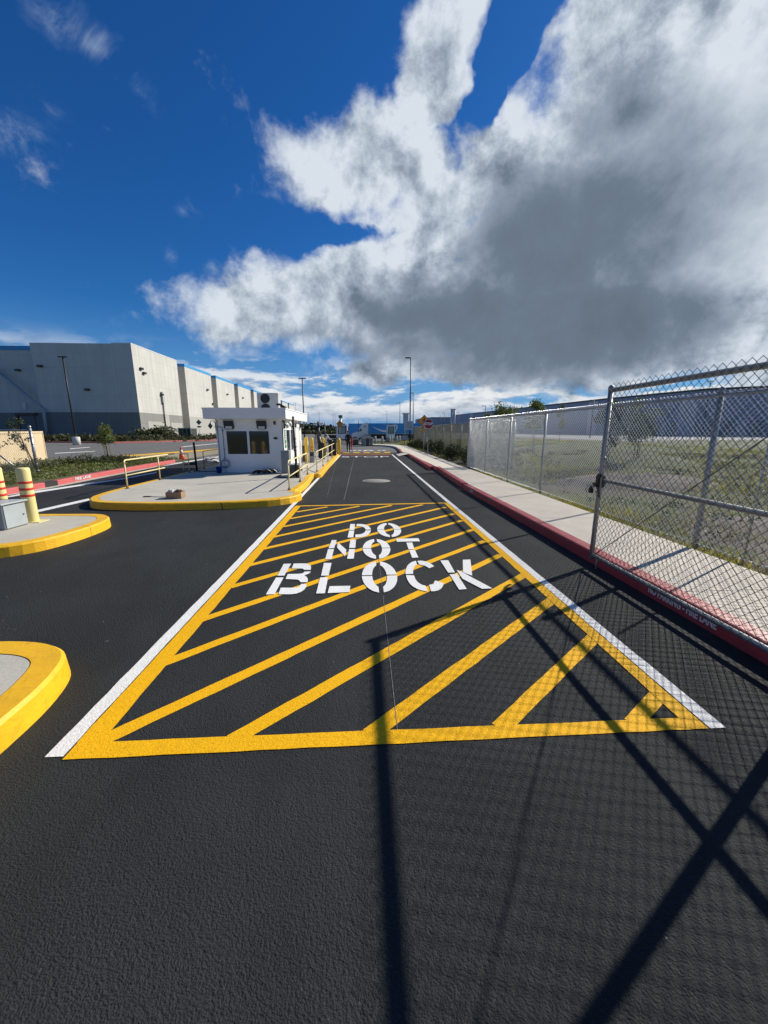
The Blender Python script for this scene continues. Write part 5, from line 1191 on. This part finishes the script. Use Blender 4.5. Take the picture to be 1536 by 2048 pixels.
for f in (.20, .86, 1.12): wheel(trk, cx0+Lc*f, TY+.1)
MB().cyl((cx0+Lc*.42, TY+.3, ch1-.6), (cx0+Lc*.42, TY+.3, ch1+.35), .04, n=8).build('exhaust_stack', BLACK, trk)
# second blue trailer behind the cab
T2 = 66.0; a0, a1 = AY(697, 860, T2).x, AY(733, 860, T2).x
tr2 = thing('box_trailer', 'shorter visible blue box trailer behind the white sleeper cab', 'trailer', (a0, T2, 0)); MB().box(a0, a1+2, T2, T2+2.2, .85, AY(700, 847, T2).z, .02).build('box', TBLUE, tr2)
MB().box(a0, a1+2, T2-.012, T2+2.212, .70, .849).build('side_rail', MATS['trailer_rail'], tr2)
for x in (a0+.8, a0+1.7): wheel(tr2, x, T2+.12)
MB().box(a0+.2, a1, T2+.5, T2+1.6, .35, .699).build('underframe', BLACK, tr2)
def yard_truck(label, pxl, pxr, pyt, Y, group=None):
    x0, x1 = AY(pxl, 860, Y).x, AY(pxr, 860, Y).x; zt = AY(pxl, pyt, Y).z; t = thing('yard_truck', label, 'truck', (x0, Y, 0), group); L = x1-x0
    MB().prism_xz([(x0, .95), (x0+L*.08, zt-.1), (x0+L*.14, zt), (x1, zt), (x1, .42), (x0+L*.02, .42)], Y, Y+1.5).build('cab_body', TWHITE, t)
    MB().prism_xz([(x0+L*.16, 1.15), (x0+L*.20, zt-.2), (x1-L*.12, zt-.2), (x1-L*.12, 1.15)], Y-.02, Y-.001).build('window_frame', BLACK, t)
    MB().prism_xz([(x0+L*.23, 1.22), (x0+L*.26, zt-.27), (x1-L*.19, zt-.27), (x1-L*.19, 1.22)], Y-.03, Y-.0201).build('side_window', mat('pale_glass', (.16, .26, .27), .15, spec=.8), t)
    MB().box(x0-.5, x1+.8, Y+.2, Y+1.3, .28, .419).build('chassis', BLACK, t)
    MB().box(x0+L*.4, x0+L*.8, Y+.3, Y+1.0, zt+.001, zt+.12, .02).build('roof_beacon', GREYD, t)
    for x in (x0+.1, x1+.45): wheel(t, x, Y+.1, .28)
    MB().box(x0-.5, x0-.42, Y+.1, Y+1.4, .25, .55, .02).build('bumper', TWHITE, t); return t
yard_truck('small white boxy yard truck in front of the right end of the blue trailer', 773, 790, 850, 56, 'white yard trucks')
yard_truck('small white yard truck with a big side window beside the green topped mast', 672, 695, 849, 54, 'white yard trucks')
fb = thing('flatbed_trailer', 'low dark flatbed trailer left of the white yard truck', 'trailer', (-5.5, 56, 0)); x0, x1 = AY(650, 870, 56).x, AY(676, 870, 56).x
MB().box(x0, x1, 56, 57.6, .78, .98, .01).build('deck', BLACK, fb); MB().box(x0+.4, x1, 56.4, 57.2, .5, .779).build('chassis_beam', BLACK, fb)
for x in (x0+.5, x0+1.2): wheel(fb, x, 56.1, .26)

# ------------------------------------------------------------------ kit beyond the booth
BOLW = mat('pale_concrete_bollard', (.50, .50, .46), .7, 0, .08, 5)
for i, (px, py) in enumerate(((750.5, 887), (764.5, 887.5), (779, 886.5), (784, 885), (793.5, 886), (799, 885))):
    v = G(px, py, .02); t = tag(MB().lathe((v.x, v.y, 0), [(.13, 0), (.13, .78), (.115, .86), (.07, .91), (.005, .93)], 18).build('concrete_bollard', BOLW),
        'pale round topped bollard, %s in the row before the blue trailer' % ('first from the left', 'second from the left', 'third from the left', 'fourth from the left', 'fifth from the left', 'rightmost')[i], 'bollard', 'pale bollards before the blue trailer')
struct('kerb_edging', MB().box(AY(745, 885, 52).x, AY(792, 885, 52).x, 52, 52.3, -.02, .10), ISLM)
struct('kerb_edging', MB().box(AY(676, 885, 47).x, AY(723, 885, 47).x, 47, 47.35, -.02, .12), ISLM)
for i, (xa, xb, pyt, Y, mm, lb) in enumerate(((722.5, 731.5, 877, 40.5, GREYC, 'lighter grey low equipment cabinet between two dark ones before the trucks'), (731.7, 739, 876.5, 40.8, GREYD, 'dark grey low equipment cabinet right of a lighter one before the trucks'),
                                        (739.5, 746, 876.5, 41.2, GREYC, 'rightmost grey low equipment cabinet at the bend of the sidewalk'), (702.5, 717, 879, 43.5, GREYD, 'widest dark low equipment cabinet just right of the standing person'))):
    a = AY(xa, 880, Y).x; b_ = AY(xb, 880, Y).x; zt = AY(xa, pyt, Y).z; t = thing('equipment_cabinet', lb, 'cabinet', (a, Y, 0))
    MB().box(a, b_, Y, Y+.7, .0, zt, .02).build('cabinet_body', mm, t); MB().box(a-.03, b_+.03, Y-.03, Y+.73, zt+.001, zt+.06, .01).build('cabinet_lid', mat('lid_pale', (.36, .37, .36), .6), t)
    MB().box(a+.08, b_-.08, Y-.012, Y-.001, .08, zt-.08).build('cabinet_door', mm, t)
rp = thing('steel_ramp', 'dark folded steel ramp lying on top of the low cabinets before the trucks', 'ramp', (.3, 41.6, .9)); a = AY(722, 870, 42.2); b_ = AY(744, 877, 42.2)
MB().prism_xz([(a.x, .98), (a.x+.45, 1.22), (b_.x-.1, 1.0), (b_.x+.2, .93), (b_.x-.1, .95), (a.x+.4, 1.12)], 41.9, 42.6).build('plate', GREYD, rp); MB().box(a.x, b_.x, 41.95, 42.55, .80, .93).build('support', BLACK, rp)
v = AY(818, 842, 44); ib = thing('information_board', 'tall pale board and small panel by the far end of the shrub row', 'board', (v.x, 44, 0)); w_ = .58
MB().box(v.x-w_*.9, v.x+w_*.8, 44, 44.08, v.z-1.0, v.z, .01).build('board_face', mat('board_white', (.50, .54, .56), .5), ib)
for x in (v.x-w_*.75, v.x+w_*.65): MB().cyl((x, 44.12, 0), (x, 44.12, v.z), .04, n=8).build('post', GALV, ib)
MB().box(v.x-w_*1.5, v.x-w_*.2, 43.8, 43.86, .55, 1.05, .01).build('lower_panel', mat('board_grey', (.36, .39, .42), .5), ib)
for k in range(5): MB().box(v.x-w_*.7, v.x+w_*.6, 43.994, 43.9995, v.z-.2-.13*k, v.z-.16-.13*k).build('print_line', GREYC, ib)

def ybollard(label, px, py, pyt, r=.075, band=False, z=.147, Y=None):
    v = G(px, py, z); Y = v.y if Y is None else Y; zt = AY(px, pyt, Y).z
    t = thing('bollard', label, 'bollard', (v.x, Y, z), 'yellow bollards behind the booth')
    h = zt-z; MB().lathe((v.x, Y, z), [(r, -.0), (r, h-r), (r*.85, h-r*.5), (r*.5, h-r*.12), (.004, h)], 18).build('post', YPOST, t)
    if band:
        for zz in (.60, .50, .40): MB().lathe((v.x, Y, z+h*zz), [(r+.002, 0), (r+.004, .004), (r+.004, .035), (r+.002, .04)], 18).build('orange_band', mat('orange_band', (.75, .16, .03), .5), t)
ybollard('yellow bollard with a grey panel at the far right corner of the booth', 614, 926, 874)
ybollard('yellow bollard with orange bands second from the booth corner', 625, 923, 875.5, band=True)
ybollard('yellow bollard with orange bands just right of the black camera mast', 645.5, 916, 874, .07, True)
ybollard('yellow bollard close behind the banded one by the camera mast', 649, 912, 876, .075)
ybollard('yellow bollard standing inside the long railing near its far end', 664, 911, 880, .09)
ybollard('big yellow bollard at the far corner of the booth island beside the person', 678, 908, 876, .12)
pb_ = thing('card_reader', 'dark grey card reader pedestal between the yellow bollards behind the booth', 'card reader', (-2.5, 18.4, .147)); v = G(626, 924, .15)
MB().box(v.x-.11, v.x+.11, v.y-.35, v.y-.15, .15, .66, .015).build('pedestal', GREYC, pb_); MB().box(v.x-.09, v.x+.09, v.y-.358, v.y-.351, .45, .62).build('reader_face', BLACK, pb_)
v = G(613, 925, .15); pc_ = thing('control_cabinet', 'dark cabinet with pale top directly behind the booth corner', 'cabinet', (v.x-.1, v.y+.9, .147))
MB().box(v.x-.32, v.x-.02, v.y+.5, v.y+.9, .15, .90, .015).build('cabinet_body', GREYD, pc_); MB().box(v.x-.34, v.x, v.y+.48, v.y+.92, .901, 1.12, .02).build('cabinet_top', mat('pale_top', (.55, .52, .42), .5), pc_)
# camera masts
cmst = thing('camera_mast', 'black camera mast with cross arm, cameras and dangling cables behind the booth', 'mast', (-2.4, 20.8, .147)); v = G(639, 916, .15); X_, Y_ = v.x, v.y; zt = AY(637, 843, Y_).z
MB().cyl((X_, Y_, .15), (X_, Y_, zt), .055, n=12).build('mast_pole', BLACK, cmst)
za = AY(637, 847.5, Y_).z; MB().cyl((X_-.36, Y_, za), (X_+.22, Y_, za), .022, n=8).build('cross_arm', BLACK, cmst)
for dx_ in (-.36, .22): MB().box(X_+dx_-.08, X_+dx_+.08, Y_-.16, Y_+.04, za-.04, za+.05, .015).build('camera', MATS['camera_white'] if dx_ > 0 else BLACK, cmst)
MB().box(X_-.09, X_+.13, Y_-.12, Y_+.1, 1.05, 1.55, .02).build('junction_box', GREYD, cmst); MB().box(X_-.02, X_+.16, Y_-.14, Y_-.06, .78, 1.03, .01).build('lower_box', BLACK, cmst)
za2 = AY(637, 852, Y_).z; MB().cyl((X_, Y_, za2), (X_+.66, Y_, za2), .022, n=8).build('side_arm', BLACK, cmst); MB().box(X_+.60, X_+.72, Y_-.1, Y_+.1, za2-.10, za2+.09, .02).build('arm_camera', BLACK, cmst)
for k in range(4):
    MB().tube([(X_-.05-.04*k, Y_-.07, za-.02), (X_-.12-.03*k, Y_-.1, 1.3-.1*k), (X_-.04-.05*k, Y_-.12, .95-.08*k), (X_-.02+.03*k, Y_-.1, .55), (X_-.03, Y_-.06, .45)], .008, 5).build('cable', BLKR, cmst)
bpz = thing('sensor_pole', 'thin black pole right of the camera mast behind the booth', 'pole', (-2.3, 23, .147)); v = G(651, 911, .15); zt = AY(650, 845, v.y).z
MB().cyl((v.x, v.y, .15), (v.x, v.y, zt), .035, n=10).build('pole', BLACK, bpz); MB().box(v.x-.07, v.x+.05, v.y-.12, v.y-.03, .75, 1.0, .01).build('sensor_box', mat('brown_box', (.12, .05, .03), .5), bpz)
def arm(label, a, b, Y):
    p = AY(*a, Y); q = AY(*b, Y); t = thing('barrier_gate', label, 'barrier', (q.x, Y, .147), 'short white barrier gates')
    d = (q-p).normalized(); MB().cyl(p, q, .028, n=8).build('arm', WTRIM, t)
    MB().box(q.x-.09, q.x+.13, Y-.1, Y+.12, .148, q.z-.02, .02).build('housing', BLACK, t)
arm('raised white barrier arm at the thin black pole', (653, 868), (660, 879), 22.6)
arm('raised short white barrier arm just right of the camera mast', (639.5, 873), (643, 885), 20.2)
dk = thing('barrier_motor', 'dark barrier motor housing between two yellow bollards at the far island end', 'barrier motor', (-1.9, 24, .147)); v = G(668, 911, .15)
MB().box(v.x-.10, v.x+.14, v.y-.1, v.y+.15, .15, .95, .02).build('housing', mat('maroon_black', (.03, .015, .015), .5), dk); MB().box(v.x-.12, v.x+.16, v.y-.12, v.y+.17, .951, 1.0, .01).build('housing_lid', BLACK, dk)
# debris left of the booth
for i, (px, py) in enumerate(((424, 920), (430, 924))):
    v = G(px, py, .0); tag(crumple((v.x, v.y, .04), (.45, .35, .12), 7+i, 1.0).build('sandbag', mat('pale_sack', (.55, .52, .46), .9)), ('pale crumpled sack lying farther out left of the booth', 'pale crumpled sack lying closest to the left of the booth')[i], 'sack')

# ------------------------------------------------------------------ person on the road by the far bollard
def skin_mesh(name, joints, edges, m, parent, sub=2):
    me = bpy.data.meshes.new(name); off = wloc(parent); me.from_pydata([(j[0]-off.x, j[1]-off.y, j[2]-off.z) for j in joints], edges, []); o = bpy.data.objects.new(name, me); C.objects.link(o); o.parent = parent
    sk = o.modifiers.new('skin', 'SKIN')
    for i, j in enumerate(joints): me.skin_vertices[0].data[i].radius = (j[3], j[3] if len(j) < 5 else j[4])
    me.skin_vertices[0].data[0].use_root = True
    sb = o.modifiers.new('sub', 'SUBSURF'); sb.levels = sub; sb.render_levels = sub
    dg = bpy.context.evaluated_depsgraph_get(); m2 = bpy.data.meshes.new_from_object(o.evaluated_get(dg)); o.modifiers.clear(); o.data = m2; m2.name = name
    m2.materials.clear(); m2.materials.append(m); m2.polygons.foreach_set('use_smooth', [True]*len(m2.polygons)); return o
pv = G(697, 904.5, 0); X_, Y_ = pv.x, pv.y; k_ = 1.56/1.75
pe = thing('person', 'person in dark clothes holding a red jacket, standing by the far yellow bollard', 'person', (X_, Y_, 0))
J = lambda x, y, z, *r: (X_+x*k_, Y_+y*k_, z*k_)+tuple(q*k_ for q in r)
clothes = mat('dark_clothes', (.018, .018, .022), .85, 0, .2, 12); skinm = mat('skin', (.32, .19, .13), .55); hair = mat('hair_dark', (.02, .015, .012), .7)
jj = [J(0, 0, .96, .145, .11), J(0, 0, 1.15, .135, .10), J(0, .01, 1.36, .165, .11), J(0, 0, 1.48, .075, .07), J(0, -.01, 1.56, .055, .055), J(0, -.02, 1.66, .078, .092), J(0, -.01, 1.72, .06, .075),
      J(-.17, 0, 1.41, .065), J(-.23, -.02, 1.14, .05), J(-.18, -.14, .92, .036), J(.17, 0, 1.41, .065), J(.24, -.03, 1.16, .05), J(.20, -.22, 1.02, .036),
      J(-.09, 0, .88, .10), J(-.10, -.01, .50, .068), J(-.08, .02, .10, .046), J(-.08, -.12, .05, .04, .03), J(.09, 0, .88, .10), J(.10, -.03, .50, .068), J(.10, .05, .10, .046), J(.11, -.09, .05, .04, .03),
      J(-.16, -.20, .87, .028), J(.18, -.29, 1.0, .028)]
ee = [(0, 1), (1, 2), (2, 3), (3, 4), (4, 5), (5, 6), (2, 7), (7, 8), (8, 9), (9, 21), (2, 10), (10, 11), (11, 12), (12, 22), (0, 13), (13, 14), (14, 15), (15, 16), (0, 17), (17, 18), (18, 19), (19, 20)]
body = skin_mesh('body', jj, ee, clothes, pe)
body.data.materials.append(skinm)
for p in body.data.polygons:
    c = p.center
    if c.z > 1.50*k_ or (c.z < 1.04*k_ and c.y < -.16*k_ and c.z > .8*k_): p.material_index = 1
for sx, bx_, by_, bz_ in ((-1, -.155, -.235, .85), (1, .175, -.325, .99)):
    for f in range(4): MB().tube([J(bx_+(f-1.5)*.018, by_, bz_), J(bx_+(f-1.5)*.02, by_-.03, bz_-.03-.004*f), J(bx_+(f-1.5)*.018, by_-.02, bz_-.065+.006*abs(f-1.5))], [.009, .0085, .006], 6).build('finger', skinm, body)
    MB().tube([J(bx_-sx*.04, by_+.03, bz_+.01), J(bx_-sx*.055, by_-.0, bz_-.02), J(bx_-sx*.05, by_-.02, bz_-.045)], [.010, .009, .007], 6).build('thumb', skinm, body)
q = MB(); hcx, hcy, hcz = X_, Y_-.015*k_, 1.69*k_
q.lathe((hcx, hcy+.012, hcz), [(.085*k_, -.05*k_), (.092*k_, 0), (.085*k_, .05*k_), (.055*k_, .09*k_), (.004, .105*k_)], 16).build('hair', hair, pe)
q = MB(); q.add([J(0, -.118, 1.64), J(-.015, -.098, 1.625), J(.015, -.098, 1.625), J(0, -.10, 1.67)], [(0, 1, 3), (0, 3, 2), (0, 2, 1), (1, 2, 3)]).build('nose', skinm, body)
for sx in (-1, 1):
    MB().lathe(J(sx*.03, -.105, 1.675), [(.001, -.008), (.009, 0), (.001, .008)], 8).build('eye', SBK, body)
    MB().lathe(J(sx*.082, -.01, 1.655), [(.004, -.028), (.014, 0), (.004, .028)], 8).build('ear', skinm, body)
MB().box(*[c for a in ((-.022, .022), (-.107, -.098)) for c in ((X_ if a[0] == -.022 else Y_)+a[0]*k_, (X_ if a[0] == -.022 else Y_)+a[1]*k_)], 1.597*k_, 1.606*k_).build('mouth', mat('lips', (.22, .08, .07), .5), body)
RJ = mat('red_jacket_cloth', (.42, .05, .05), .85, 0, .15, 10)
q = MB(); n = 14; V_ = []
for i in range(9):
    u = i/8
    for j in range(n):
        a = 2*math.pi*j/n; rx = (.075+.03*math.sin(u*5+1))*(1-.25*u)+.012*math.sin(a*4+u*3); ry = .05*(1-.2*u)+.012*math.cos(a*3+u*4)
        V_.append(J(.27+rx*math.cos(a)+.02*u, -.14+ry*math.sin(a), 1.13-.92*u))
q.add(V_, [(i*n+j, i*n+(j+1) % n, (i+1)*n+(j+1) % n, (i+1)*n+j) for i in range(8) for j in range(n)]+[tuple(range(n)), tuple(8*n+j for j in range(n))], True)
jk = q.build('red_jacket', RJ); tag(jk, 'red jacket hanging from the arm of the person by the far bollard', 'jacket')
# small stones and crumbs on the fresh sealcoat
def crumbs():
    r = np.random.default_rng(90); V = []; F = []
    for i in range(60):
        if i < 35: x, y = r.uniform(-3.4, -1.7), r.uniform(2.5, 7.5)
        else: x, y = r.uniform(-3.5, 2.5), r.uniform(.7, 9)
        s_ = r.uniform(.002, .0055); a = r.uniform(0, 3)
        b = [(x+s_*math.cos(a+k*2.09), y+s_*math.sin(a+k*2.09), .009) for k in range(3)]+[(x, y, .009+s_*1.1)]
        k = len(V); V += b; F += [(k, k+1, k+3), (k+1, k+2, k+3), (k+2, k, k+3)]
    o = npmesh('gravel_crumbs', V, F, mat('pale_grit', (.30, .29, .27), .8)); tag(o, 'pale grit and crumbs scattered on the fresh black asphalt', 'grit', kind='stuff')
crumbs()
# weedy clumps that stand out of the field
def weeds():
    r = np.random.default_rng(95); Vs = []
    for i in range(150):
        x = 4.7+18*r.uniform()**1.5; y = 3.5+34*r.uniform()**1.3; h = r.uniform(.12, .34)
        c = [(x+r.normal(0, .22), y+r.normal(0, .22), h*r.uniform(.2, .9)) for _ in range(8)]
        V, F = leaves(c, (.12, .12, h*.35), 70, .03+.0012*y, 300+i); V[:, 2] = np.maximum(V[:, 2], 0); Vs.append(V)
    V = np.concatenate(Vs); o = npmesh('field_weeds', V, np.arange(len(V)).reshape(-1, 4), LF_S); tag(o, 'dark bushy weeds dotted through the field behind the fence', 'weeds', kind='stuff')
weeds()
